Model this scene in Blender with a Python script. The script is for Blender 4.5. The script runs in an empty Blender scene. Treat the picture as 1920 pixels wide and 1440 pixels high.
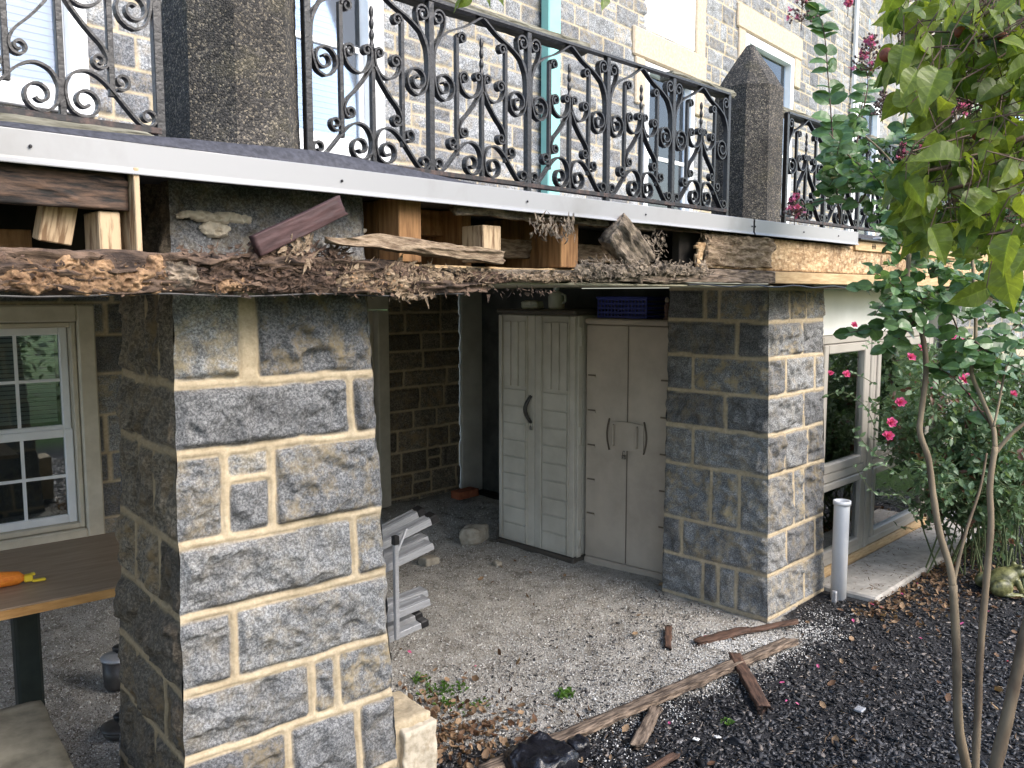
import bpy, math, random
import numpy as np
from mathutils import Vector, Matrix

S = bpy.context.scene
C = S.collection
PI = math.pi
# ------------------------------------------------------------------ camera
CAMZ = 1.9
F_PX, HOR, VPX = 1600.0, 551.0, 2550.0
pitch = math.atan((720 - HOR) / F_PX)
yaw = math.atan((VPX - 960) * math.cos(pitch) / F_PX)
_h = Vector((math.cos(yaw), math.sin(yaw), 0)); _z = Vector((0, 0, 1))
RT = Vector((math.sin(yaw), -math.cos(yaw), 0))
FW = _h * math.cos(pitch) - _z * math.sin(pitch)
UP = _h * math.sin(pitch) + _z * math.cos(pitch)
CO = Vector((0, 0, CAMZ))
cd = bpy.data.cameras.new("camera"); cam = bpy.data.objects.new("camera", cd); C.objects.link(cam)
cam.matrix_world = Matrix(((RT.x, UP.x, -FW.x, CO.x), (RT.y, UP.y, -FW.y, CO.y), (RT.z, UP.z, -FW.z, CO.z), (0, 0, 0, 1)))
cd.sensor_width = 36; cd.lens = 36 * F_PX / 1920; cd.clip_end = 500; cd.clip_start = 0.05
S.camera = cam
# ------------------------------------------------------------------ light
SUN_EL, SUN_AZ = math.radians(38), math.radians(-74)      # azimuth: direction towards the sun, from +X
sv = Vector((math.cos(SUN_EL) * math.cos(SUN_AZ), math.cos(SUN_EL) * math.sin(SUN_AZ), math.sin(SUN_EL)))
w = bpy.data.worlds.new("World"); S.world = w; w.use_nodes = True
nt = w.node_tree
sky = nt.nodes.new('ShaderNodeTexSky'); sky.sky_type = 'NISHITA'; sky.sun_disc = False
sky.sun_elevation = SUN_EL; sky.sun_rotation = math.atan2(sv.x, sv.y); sky.dust_density = 2.0
bg = nt.nodes['Background']; wm = nt.nodes.new('ShaderNodeMix'); wm.data_type = 'RGBA'; wm.blend_type = 'MULTIPLY'; wm.inputs[0].default_value = 1; wm.inputs[7].default_value = (1.0, .99, .98, 1)   # warm tint laid on the sky in place of camera white balance
nt.links.new(sky.outputs[0], wm.inputs[6]); nt.links.new(wm.outputs[2], bg.inputs[0]); bg.inputs[1].default_value = 0.15
sd = bpy.data.lights.new("sun", 'SUN'); so = bpy.data.objects.new("sun", sd); C.objects.link(so)
sd.energy = 1.15; sd.angle = math.radians(36); sd.color = (1, .965, .91)
so.rotation_euler = (-sv).to_track_quat('-Z', 'Y').to_euler(); so.location = (0, 0, 12)
S.view_settings.view_transform = 'Standard'; S.view_settings.look = 'None'
S.view_settings.exposure = 1.62; S.view_settings.gamma = 1

# ------------------------------------------------------------------ point helpers
def ray(u, v): return FW + RT * ((u - 960) / F_PX) - UP * ((v - 720) / F_PX)
def at(u, v, d):  return CO + ray(u, v) * d                       # d = metres along the view axis
def atY(u, v, Y):
    r = ray(u, v); return CO + r * (Y / r.y)
def atZ(u, v, z=0):
    r = ray(u, v); return CO + r * ((z - CAMZ) / r.z)
rnd = random.Random(7)

# ------------------------------------------------------------------ numpy noise
def _hash(ix, iy, iz, s):
    n = (ix * 374761393 + iy * 668265263 + iz * 2147483647 + s * 974634777) & 0xffffffff
    n = ((n ^ (n >> 13)) * 1274126177) & 0xffffffff
    n = ((n ^ (n >> 15)) * 2246822519) & 0xffffffff
    return ((n ^ (n >> 16)) & 0xffffff) / float(0xffffff)
def vnoise(x, y, z=0.0, s=0):
    x, y, z = np.broadcast_arrays(np.asarray(x, float), np.asarray(y, float), np.asarray(z, float))
    fx, fy, fz = np.floor(x), np.floor(y), np.floor(z)
    ix, iy, iz = fx.astype(np.int64), fy.astype(np.int64), fz.astype(np.int64)
    tx, ty, tz = x - fx, y - fy, z - fz
    tx = tx * tx * (3 - 2 * tx); ty = ty * ty * (3 - 2 * ty); tz = tz * tz * (3 - 2 * tz)
    def L(a, b, t): return a + (b - a) * t
    r = []
    for k in (0, 1):
        a = L(_hash(ix, iy, iz + k, s), _hash(ix + 1, iy, iz + k, s), tx)
        b = L(_hash(ix, iy + 1, iz + k, s), _hash(ix + 1, iy + 1, iz + k, s), tx)
        r.append(L(a, b, ty))
    return L(r[0], r[1], tz) * 2 - 1
def fbm(x, y, z=0.0, o=4, s=0):
    t = 0; a = 1.0; n = 0
    for i in range(o):
        t = t + a * vnoise(np.asarray(x) * 2**i, np.asarray(y) * 2**i, np.asarray(z) * 2**i, s + i); n += a; a *= .5
    return t / n
def sstep(a, b, x):
    t = np.clip((x - a) / (b - a), 0, 1); return t * t * (3 - 2 * t)

# ------------------------------------------------------------------ materials
def mat(name): 
    m = bpy.data.materials.new(name); m.use_nodes = True
    return m, m.node_tree, m.node_tree.nodes['Principled BSDF']
def N(t, k, **kw):
    n = t.nodes.new('ShaderNode' + k)
    for a, b in kw.items(): setattr(n, a, b)
    return n
def coords(t, scale=(1, 1, 1), kind='Object'):
    c = N(t, 'TexCoord'); m = N(t, 'Mapping'); m.inputs['Scale'].default_value = scale
    t.links.new(c.outputs[kind], m.inputs[0]); return m.outputs[0]
def noise(t, vec, sc, det=6, rough=.6):
    n = N(t, 'TexNoise'); n.inputs['Scale'].default_value = sc; n.inputs['Detail'].default_value = det; n.inputs['Roughness'].default_value = rough
    t.links.new(vec, n.inputs['Vector']); return n.outputs[0]
def ramp(t, fac, stops):
    r = N(t, 'ValToRGB'); e = r.color_ramp.elements
    while len(e) < len(stops): e.new(.5)
    for el, (p, c) in zip(e, stops):
        el.position = p; el.color = (*c, 1) if len(c) == 3 else c
    t.links.new(fac, r.inputs[0]); return r.outputs[0]
def mix(t, fac, a, b, kind='MIX'):
    m = N(t, 'Mix'); m.data_type = 'RGBA'; m.blend_type = kind
    for sock, v in ((m.inputs[0], fac), (m.inputs[6], a), (m.inputs[7], b)):
        if isinstance(v, (int, float)): sock.default_value = v
        elif isinstance(v, tuple): sock.default_value = (*v, 1)
        else: t.links.new(v, sock)
    return m.outputs[2]
def bump(t, b, h, st, dist=.01, prev=None):
    n = N(t, 'Bump'); n.inputs['Strength'].default_value = st; n.inputs['Distance'].default_value = dist
    t.links.new(h, n.inputs['Height'])
    if prev: t.links.new(prev, n.inputs['Normal'])
    t.links.new(n.outputs[0], b.inputs['Normal']); return n.outputs[0]
def simple(name, c1, c2, sc=20, rough=.6, bmp=.3, scale=(1, 1, 1), metal=0, spec=.5, lo=.35, hi=.65, dist=.005, det=6):
    m, t, b = mat(name); v = coords(t, scale); n = noise(t, v, sc, det)
    t.links.new(ramp(t, n, [(lo, c1), (hi, c2)]), b.inputs['Base Color'])
    b.inputs['Roughness'].default_value = rough; b.inputs['Metallic'].default_value = metal
    b.inputs['Specular IOR Level'].default_value = spec
    if bmp: bump(t, b, n, bmp, dist)
    return m

def stone_material(name, dark, light, warm, mort1, mort2, sp=90):
    m, t, b = mat(name); v = coords(t)
    a = N(t, 'Attribute', attribute_name='sm'); sep = N(t, 'SeparateColor'); t.links.new(a.outputs['Color'], sep.inputs[0])
    fine = noise(t, v, sp, 5, .75); med = noise(t, v, 14, 6, .7)
    w1 = N(t, 'TexVoronoi'); w1.inputs['Scale'].default_value = sp * 2.2; t.links.new(v, w1.inputs['Vector'])
    col = ramp(t, fine, [(.34, tuple(x * .75 for x in dark)), (.46, dark), (.56, light), (.70, tuple(min(.85, x * 1.3) for x in light))])
    grain = noise(t, coords(t, (1, 1, 1.8)), sp * 2.6, 2, .8)
    col = mix(t, .75, col, ramp(t, grain, [(.34, (.55, .55, .56)), (.5, (1, 1, 1)), (.64, (1.45, 1.45, 1.43))]), 'MULTIPLY')
    # foliation streaks
    st = noise(t, coords(t, (1, 1, 2.2)), 6, 7, .72)
    col = mix(t, .75, col, ramp(t, st, [(.36, (.5, .49, .48)), (.5, (.95, .95, .95)), (.66, (1.25, 1.25, 1.24))]), 'MULTIPLY')
    # warm stains
    mr = N(t, 'MapRange'); mr.inputs[1].default_value = .47; mr.inputs[2].default_value = .66; t.links.new(med, mr.inputs[0])
    mm = N(t, 'Math', operation='MULTIPLY'); t.links.new(mr.outputs[0], mm.inputs[0]); t.links.new(sep.outputs[2], mm.inputs[1])
    col = mix(t, mm.outputs[0], col, warm, 'MIX')
    # tone per stone
    tn = ramp(t, sep.outputs[1], [(0, (.62, .62, .64)), (1, (1.25, 1.25, 1.24))])
    col = mix(t, 1.0, col, tn, 'MULTIPLY')
    mc = ramp(t, noise(t, v, 60, 6, .7), [(.3, mort1), (.7, mort2)])
    mc = mix(t, .55, mc, ramp(t, noise(t, v, 5, 4), [(.35, (.62, .6, .56)), (.6, (1, 1, 1))]), 'MULTIPLY')
    t.links.new(mix(t, sep.outputs[0], mc, col), b.inputs['Base Color'])
    b.inputs['Roughness'].default_value = .85; b.inputs['Specular IOR Level'].default_value = .35
    n1 = bump(t, b, fine, .5, .006)
    bump(t, b, grain, .35, .003, n1)
    return m
M = {}
M['stone'] = stone_material('grey_fieldstone', (.13, .132, .136), (.285, .288, .288), (.36, .285, .165), (.44, .35, .23), (.66, .55, .385), 130)
M['wallstone'] = stone_material('pale_fieldstone', (.15, .16, .175), (.34, .35, .365), (.34, .28, .19), (.42, .35, .23), (.56, .47, .33), 70)
M['darkstone'] = stone_material('dark_fieldstone', (.05, .05, .05), (.12, .12, .115), (.12, .085, .045), (.16, .125, .08), (.27, .215, .14), 60)
M['shadestone'] = stone_material('shaded_brown_fieldstone', (.075, .06, .042), (.16, .13, .092), (.18, .12, .055), (.25, .18, .10), (.37, .28, .165), 90)  # darker brown copy of the grey stone, for the pier's shaded side
M['backstone'] = stone_material('bay_fieldstone', (.12, .10, .075), (.25, .21, .16), (.26, .18, .09), (.40, .31, .19), (.58, .46, .30), 70)
M['trimstone'] = simple('cream_cast_stone', (.42, .34, .25), (.54, .45, .35), 30, .9, .3)
M['white'] = simple('white_paint', (.74, .75, .76), (.82, .83, .84), 6, .45, 0)
M['cream'] = simple('cream_painted_wood', (.50, .45, .35), (.62, .56, .45), 8, .55, .08)
M['panelwhite'] = simple('white_painted_panel', (.74, .74, .68), (.85, .85, .8), 2.5, .5, 0)
M['flash'] = simple('white_aluminium_flashing', (.25, .245, .235), (.335, .335, .34), 5, .42, .05, (.5, 1, .35), dist=.01, lo=.3, hi=.5)
M['roofing'] = simple('black_membrane', (.03, .03, .036), (.07, .07, .085), 60, .75, .4)
M['iron'] = simple('black_wrought_iron', (.006, .006, .007), (.022, .021, .024), 55, .36, .6, lo=.3, hi=.72)
M['rust'] = simple('rusty_iron', (.014, .013, .014), (.085, .05, .04), 40, .6, .6, lo=.45, hi=.7)
M['teal'] = simple('teal_downspout_paint', (.20, .47, .44), (.26, .55, .51), 3, .35, 0)
M['greywood'] = simple('weathered_grey_wood', (.08, .075, .055), (.25, .24, .19), 10, .9, .6, (1, 9, 9))
M['pine'] = simple('new_pine', (.42, .27, .13), (.62, .45, .25), 9, .75, .3, (1, 8, 8))
M['pineup'] = simple('pale_pine_stud', (.20, .12, .062), (.52, .385, .24), 11, .8, .4, (6, 6, .7), lo=.38, hi=.52)
M['oldpine'] = simple('aged_brown_pine', (.16, .075, .025), (.36, .19, .075), 7, .8, .3, (8, 8, .8))
M['char'] = simple('dark_wet_rotted_board', (.010, .008, .007), (.17, .10, .065), 13, .8, .9, (.8, 5, 5), lo=.42, hi=.74)
M['rotbrown'] = simple('brown_rotted_wood', (.032, .021, .016), (.20, .132, .092), 12, .95, 1, (1, 2.6, 2.6), lo=.36, hi=.66, dist=.02)
M['rotorange'] = simple('orange_crumbly_rot', (.10, .052, .026), (.36, .225, .125), 26, .95, 1, lo=.35, hi=.62, dist=.012)
M['rotgrey'] = simple('grey_frayed_rot', (.04, .03, .022), (.34, .27, .2), 18, .95, 1, (1, 2, 2), lo=.35, hi=.66, dist=.012)
M['rotdark'] = simple('dark_rotted_fibre', (.02, .012, .009), (.16, .10, .07), 30, .95, .8, (1, 2.6, 2.6), lo=.36, hi=.66, dist=.01)
M['rotpale'] = simple('pale_splinters', (.11, .068, .04), (.38, .285, .19), 20, .9, .8, (1, 5, 5), lo=.33, hi=.66, dist=.01)
M['maroon'] = simple('maroon_painted_board', (.035, .014, .014), (.075, .035, .034), 14, .7, .5, (1, 5, 5))
M['plank'] = simple('driftwood_grey_brown', (.042, .028, .02), (.28, .21, .155), 12, .9, .9, (1, 7, 7), lo=.38, hi=.64)
M['brownwood'] = simple('damp_dark_brown_wood', (.035, .018, .012), (.13, .07, .045), 12, .8, .6, (1, 6, 6))
M['concrete'] = simple('pale_concrete', (.33, .31, .28), (.50, .47, .43), 14, .95, .3)
M['alum'] = simple('brushed_aluminium', (.36, .37, .39), (.52, .53, .56), 30, .42, .03, (1, 12, 12), metal=.45)
M['black'] = simple('black_plastic', (.008, .008, .009), (.02, .02, .022), 30, .4, .1)
M['steel'] = simple('padlock_steel', (.45, .44, .42), (.6, .59, .57), 30, .25, 0, metal=1)
M['cabA'] = simple('cream_resin', (.46, .43, .365), (.61, .575, .50), 3, .55, .15, dist=.002)
M['cabB'] = simple('taupe_resin', (.39, .33, .27), (.51, .44, .36), 3, .55, .15, dist=.002)
M['cabtop'] = simple('dark_taupe_resin', (.07, .06, .05), (.10, .085, .07), 5, .5, 0)
M['groove'] = simple('groove_shade_and_grip', (.12, .095, .07), (.15, .12, .09), 5, .8, 0)  # dark tone painting shade in seams and slots; also the latch grips
M['handle'] = simple('dark_grey_rubber', (.035, .033, .032), (.06, .057, .055), 30, .4, 0)
M['blue'] = simple('blue_crate_plastic', (.02, .03, .20), (.03, .045, .28), 10, .45, 0)
M['plaster'] = simple('drab_plaster', (.55, .52, .45), (.68, .65, .57), 5, .95, .3)
M['block'] = simple('dark_block_wall', (.07, .07, .065), (.12, .12, .11), 6, .95, .4)
M['pvc'] = simple('white_pvc', (.72, .74, .78), (.8, .82, .85), 3, .35, 0)
M['tabletop'] = simple('brown_table_top', (.26, .18, .115), (.36, .26, .175), 6, .45, .1, (1, 8, 1))
M['tableedge'] = simple('orange_board_edge', (.40, .20, .06), (.56, .31, .11), 10, .6, .1, (1, 1, 6))
M['tarp'] = simple('orange_net', (.75, .18, .01), (.9, .3, .03), 60, .6, .8, (1, 6, 1))
M['yellow'] = simple('yellow_plastic', (.75, .52, .03), (.85, .62, .05), 10, .4, 0)
M['slab'] = simple('dirty_stone_slab', (.10, .09, .065), (.22, .20, .15), 8, .95, .5)
M['brick'] = simple('red_brick', (.25, .07, .03), (.40, .13, .06), 20, .95, .5)
M['rock'] = simple('dusty_stone', (.28, .25, .2), (.45, .41, .34), 18, .95, .6)
M['creamstone'] = simple('cream_stone_face', (.30, .24, .16), (.56, .49, .38), 22, .95, .7, lo=.3, hi=.5)
M['bagm'] = simple('black_bin_liner', (.006, .006, .009), (.016, .017, .022), 10, .22, .9, dist=.02)
M['tag'] = simple('white_scrap', (.7, .7, .68), (.8, .8, .78), 8, .6, 0)
M['frog'] = simple('mossy_bronze_glaze', (.03, .035, .012), (.20, .20, .08), 22, .45, .7, lo=.35, hi=.6)
M['olive'] = simple('dark_olive_table_leg', (.008, .014, .012), (.02, .028, .022), 10, .5, 0)
M['clear'] = simple('translucent_jug', (.55, .55, .45), (.6, .6, .5), 10, .4, 0)
M['chalk'] = simple('teal_chalk_line', (.16, .36, .33), (.35, .42, .36), 40, .9, 0)
M['seal'] = simple('soffit_paint', (.42, .39, .28), (.5, .46, .34), 6, .6, 0)
M['winframe'] = simple('grey_beige_window_frame', (.36, .33, .29), (.42, .39, .345), 4, .45, 0)
M['dark'] = simple('shade_and_pencil_black', (.012, .010, .008), (.03, .024, .018), 8, .95, 0)  # near-black for shade inside the deck, and the pencil mark
M['lime'] = simple('wind_blown_soil', (.10, .07, .045), (.3, .22, .15), 40, .95, .6)

# exposed aggregate concrete
m, t, b = mat('exposed_aggregate'); v = coords(t)
vo = N(t, 'TexVoronoi'); vo.inputs['Scale'].default_value = 190; t.links.new(v, vo.inputs['Vector'])
sp = N(t, 'SeparateColor'); t.links.new(vo.outputs['Color'], sp.inputs[0])
col = ramp(t, sp.outputs[0], [(0, (.018, .017, .016)), (.45, (.052, .049, .047)), (.8, (.11, .10, .09)), (1, (.30, .26, .20))])
col = mix(t, .8, col, ramp(t, noise(t, v, 3.2, 5), [(.35, (.42, .40, .36)), (.62, (1.1, 1.08, 1.05))]), 'MULTIPLY')
moss = N(t, 'MapRange'); moss.inputs[1].default_value = .55; moss.inputs[2].default_value = .72; t.links.new(noise(t, v, 6.5, 6), moss.inputs[0])
mq = N(t, 'Math', operation='MULTIPLY'); mq.inputs[1].default_value = .45; t.links.new(moss.outputs[0], mq.inputs[0])
col = mix(t, mq.outputs[0], col, (.07, .06, .025))
t.links.new(col, b.inputs['Base Color']); b.inputs['Roughness'].default_value = .9
inv = N(t, 'Math', operation='SUBTRACT'); inv.inputs[0].default_value = 1; t.links.new(vo.outputs['Distance'], inv.inputs[1])
bump(t, b, inv.outputs[0], .8, .004); M['aggregate'] = m

# osb
m, t, b = mat('strand_board'); v = coords(t, (1, 1, 1))
vo = N(t, 'TexVoronoi'); vo.inputs['Scale'].default_value = 26; vo.inputs['Randomness'].default_value = 1
mp = coords(t, (1, 1, 2.2)); t.links.new(mp, vo.inputs['Vector'])
sp = N(t, 'SeparateColor'); t.links.new(vo.outputs['Color'], sp.inputs[0])
col = ramp(t, sp.outputs[1], [(0, (.36, .22, .11)), (.5, (.58, .40, .22)), (1, (.76, .57, .36))])
v2 = N(t, 'TexVoronoi'); v2.inputs['Scale'].default_value = 34; mr_ = N(t, 'Mapping'); mr_.inputs['Rotation'].default_value = (0, .8, 0); mr_.inputs['Scale'].default_value = (1, 1, 3.4); t.links.new(v, mr_.inputs[0]); t.links.new(mr_.outputs[0], v2.inputs['Vector'])
s2 = N(t, 'SeparateColor'); t.links.new(v2.outputs['Color'], s2.inputs[0])
col = mix(t, .5, col, ramp(t, s2.outputs[0], [(0, (.25, .14, .07)), (.5, (.60, .42, .24)), (1, (.82, .66, .45))]))
col = mix(t, .85, col, ramp(t, noise(t, v, 5.5, 8, .7), [(.36, (.2, .15, .12)), (.54, (1, 1, 1))]), 'MULTIPLY')
col = mix(t, .6, col, ramp(t, noise(t, coords(t, (1, 1, 1)), 42, 3), [(.4, (.45, .38, .3)), (.55, (1, 1, 1))]), 'MULTIPLY')
t.links.new(col, b.inputs['Base Color']); b.inputs['Roughness'].default_value = .9; bump(t, b, sp.outputs[1], .5, .004); M['osb'] = m

# glass
def glass_mat(name, tint, rough=.02, mixv=.12):
    m, t, b = mat(name)
    gl = N(t, 'BsdfGlossy'); gl.inputs['Roughness'].default_value = rough; gl.inputs['Color'].default_value = (.95, .97, 1, 1)
    tr = N(t, 'BsdfTransparent'); tr.inputs['Color'].default_value = (*tint, 1)
    fr = N(t, 'Fresnel'); fr.inputs['IOR'].default_value = 1.5
    ad = N(t, 'Math', operation='ADD'); ad.inputs[1].default_value = mixv; t.links.new(fr.outputs[0], ad.inputs[0])
    mx = N(t, 'MixShader'); t.links.new(ad.outputs[0], mx.inputs[0]); t.links.new(tr.outputs[0], mx.inputs[1]); t.links.new(gl.outputs[0], mx.inputs[2])
    t.links.new(mx.outputs[0], t.nodes['Material Output'].inputs[0]); return m
M['glass'] = glass_mat('window_glass', (.85, .9, .88))
M['glassblue'] = glass_mat('upper_window_glass', (.8, .87, .95), .02, .04)
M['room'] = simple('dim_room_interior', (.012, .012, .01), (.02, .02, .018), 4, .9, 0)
M['blind'] = simple('sky_tinted_slatted_blind', (.36, .43, .55), (.43, .50, .62), 4, .6, 0)  # blue of the sky reflected in the panes is put into the blind
M['blindpale'] = simple('pale_green_slatted_blind', (.42, .47, .44), (.52, .57, .54), 4, .6, 0)
M['blindgrey'] = simple('green_grey_slatted_blind', (.25, .28, .26), (.31, .35, .32), 4, .6, 0)

# leaves
def leaf_mat(name, c1, c2, trans=.35, rough=.45, sc=3.0, veins=False):
    m, t, b = mat(name)
    g = N(t, 'Attribute', attribute_name='lf'); sp = N(t, 'SeparateColor'); t.links.new(g.outputs['Color'], sp.inputs[0])
    col = ramp(t, sp.outputs[0], [(0, c1), (1, c2)])
    b.inputs['Roughness'].default_value = rough
    vn = noise(t, coords(t), 60, 4); col = mix(t, .5, col, ramp(t, vn, [(.33, (.5, .5, .5)), (.65, (1.2, 1.2, 1.2))]), 'MULTIPLY')
    vv = ramp(t, sp.outputs[1], [(0, (1.5, 1.5, 1.25)), (.12, (1, 1, 1))])          # paler midrib
    col = mix(t, .8, col, vv, 'MULTIPLY')
    if veins:
        a1 = N(t, 'Math', operation='MULTIPLY'); a1.inputs[1].default_value = 34; t.links.new(sp.outputs[2], a1.inputs[0])
        a2 = N(t, 'Math', operation='MULTIPLY_ADD'); a2.inputs[1].default_value = -7; t.links.new(sp.outputs[1], a2.inputs[0]); t.links.new(a1.outputs[0], a2.inputs[2])
        a3 = N(t, 'Math', operation='SINE'); t.links.new(a2.outputs[0], a3.inputs[0])
        col = mix(t, .55, col, ramp(t, a3.outputs[0], [(.90, (1, 1, 1)), (1.0, (1.55, 1.5, 1.3))]), 'MULTIPLY')
    t.links.new(col, b.inputs['Base Color'])
    tb = N(t, 'BsdfTranslucent'); t.links.new(mix(t, 1.0, col, (1.5, 1.45, .7), 'MULTIPLY'), tb.inputs['Color'])
    mx = N(t, 'MixShader'); mx.inputs[0].default_value = trans
    t.links.new(b.outputs[0], mx.inputs[1]); t.links.new(tb.outputs[0], mx.inputs[2])
    t.links.new(mx.outputs[0], t.nodes['Material Output'].inputs[0]); return m
M['leafyellow'] = leaf_mat('yellow_green_leaf', (.06, .11, .02), (.25, .31, .055), .45, veins=True)
M['leafblue'] = leaf_mat('glossy_blue_green_leaf', (.045, .105, .032), (.15, .26, .11), .3, .3)
M['leafrose'] = leaf_mat('matt_rose_leaf', (.055, .12, .05), (.19, .28, .16), .25, .45)
M['leafred'] = leaf_mat('reddish_rose_leaf', (.10, .04, .03), (.19, .10, .07), .2, .5)
M['leaffar'] = leaf_mat('garden_tree_leaf', (.02, .045, .01), (.075, .12, .025), .3, .5)
M['grass'] = leaf_mat('lawn_grass', (.06, .14, .02), (.13, .25, .04), .3, .6)
M['litter'] = leaf_mat('dead_brown_leaf', (.10, .045, .022), (.36, .24, .14), .12, .75)
M['pink'] = leaf_mat('magenta_petal', (.60, .05, .22), (.82, .20, .42), .25, .5)
M['dustypink'] = leaf_mat('dusty_pink_blossom', (.45, .08, .22), (.75, .25, .45), .25, .6)
M['seed'] = simple('dark_seed_head', (.06, .035, .03), (.18, .11, .10), 60, .7, .2)
M['fruit'] = simple('red_brown_fruit', (.12, .03, .015), (.26, .07, .03), 60, .7, .6)
M['bark'] = simple('smooth_olive_brown_bark', (.10, .07, .045), (.27, .21, .135), 9, .85, .4, (1, 1, .35), lo=.35, hi=.65)
M['twig'] = simple('red_brown_twig', (.06, .035, .025), (.13, .08, .055), 20, .8, .2)
M['greentwig'] = simple('green_rose_cane', (.07, .10, .04), (.13, .16, .07), 20, .8, .2)

# ground: mulch / gravel by a vertex mask
m, t, b = mat('mulch_and_gravel_soil'); v = coords(t)
a = N(t, 'Attribute', attribute_name='gm'); sep = N(t, 'SeparateColor'); t.links.new(a.outputs['Color'], sep.inputs[0])
nf = noise(t, v, 55, 8, .8); nm = noise(t, v, 7, 6, .7)
mul = ramp(t, nf, [(.35, (.014, .014, .015)), (.55, (.042, .041, .044)), (.72, (.11, .105, .105))])
vg = N(t, 'TexVoronoi'); vg.inputs['Scale'].default_value = 300; t.links.new(v, vg.inputs['Vector'])
sg = N(t, 'SeparateColor'); t.links.new(vg.outputs['Color'], sg.inputs[0])
gr = ramp(t, sg.outputs[0], [(0, (.22, .20, .17)), (.35, (.44, .41, .37)), (1, (.68, .66, .62))])
gr = mix(t, .8, gr, ramp(t, nm, [(.33, (.32, .28, .23)), (.45, (.80, .78, .74)), (.6, (1.1, 1.1, 1.1))]), 'MULTIPLY')
ad = N(t, 'Math', operation='MULTIPLY_ADD'); ad.inputs[1].default_value = .8; t.links.new(nf, ad.inputs[0])
sb = N(t, 'Math', operation='SUBTRACT'); sb.inputs[1].default_value = .4; t.links.new(sep.outputs[0], sb.inputs[0]); t.links.new(sb.outputs[0], ad.inputs[2])
mk = ramp(t, ad.outputs[0], [(.42, (0, 0, 0)), (.58, (1, 1, 1))])
col = mix(t, mk, mul, gr)
col = mix(t, sep.outputs[1], col, ramp(t, nf, [(.35, (.03, .07, .012)), (.65, (.10, .19, .03))]))
t.links.new(col, b.inputs['Base Color']); b.inputs['Roughness'].default_value = .95; b.inputs['Specular IOR Level'].default_value = .3
n1 = bump(t, b, nf, .9, .02); bump(t, b, sg.outputs[0], .5, .004, n1); M['ground'] = m

def chip_mat(name, stops, rough=.8):
    m, t, b = mat(name); g = N(t, 'Attribute', attribute_name='lf'); sp = N(t, 'SeparateColor'); t.links.new(g.outputs['Color'], sp.inputs[0])
    t.links.new(ramp(t, sp.outputs[0], stops), b.inputs['Base Color']); b.inputs['Roughness'].default_value = rough; return m
M['mulch'] = chip_mat('dark_mulch_chips', [(0, (.015, .015, .017)), (.5, (.062, .062, .068)), (.85, (.145, .142, .15)), (1, (.32, .27, .23))], .5)
M['pebble'] = chip_mat('gravel_grit', [(0, (.09, .08, .07)), (.3, (.33, .31, .28)), (.75, (.58, .56, .52)), (1, (.76, .75, .73))], .9)

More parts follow.
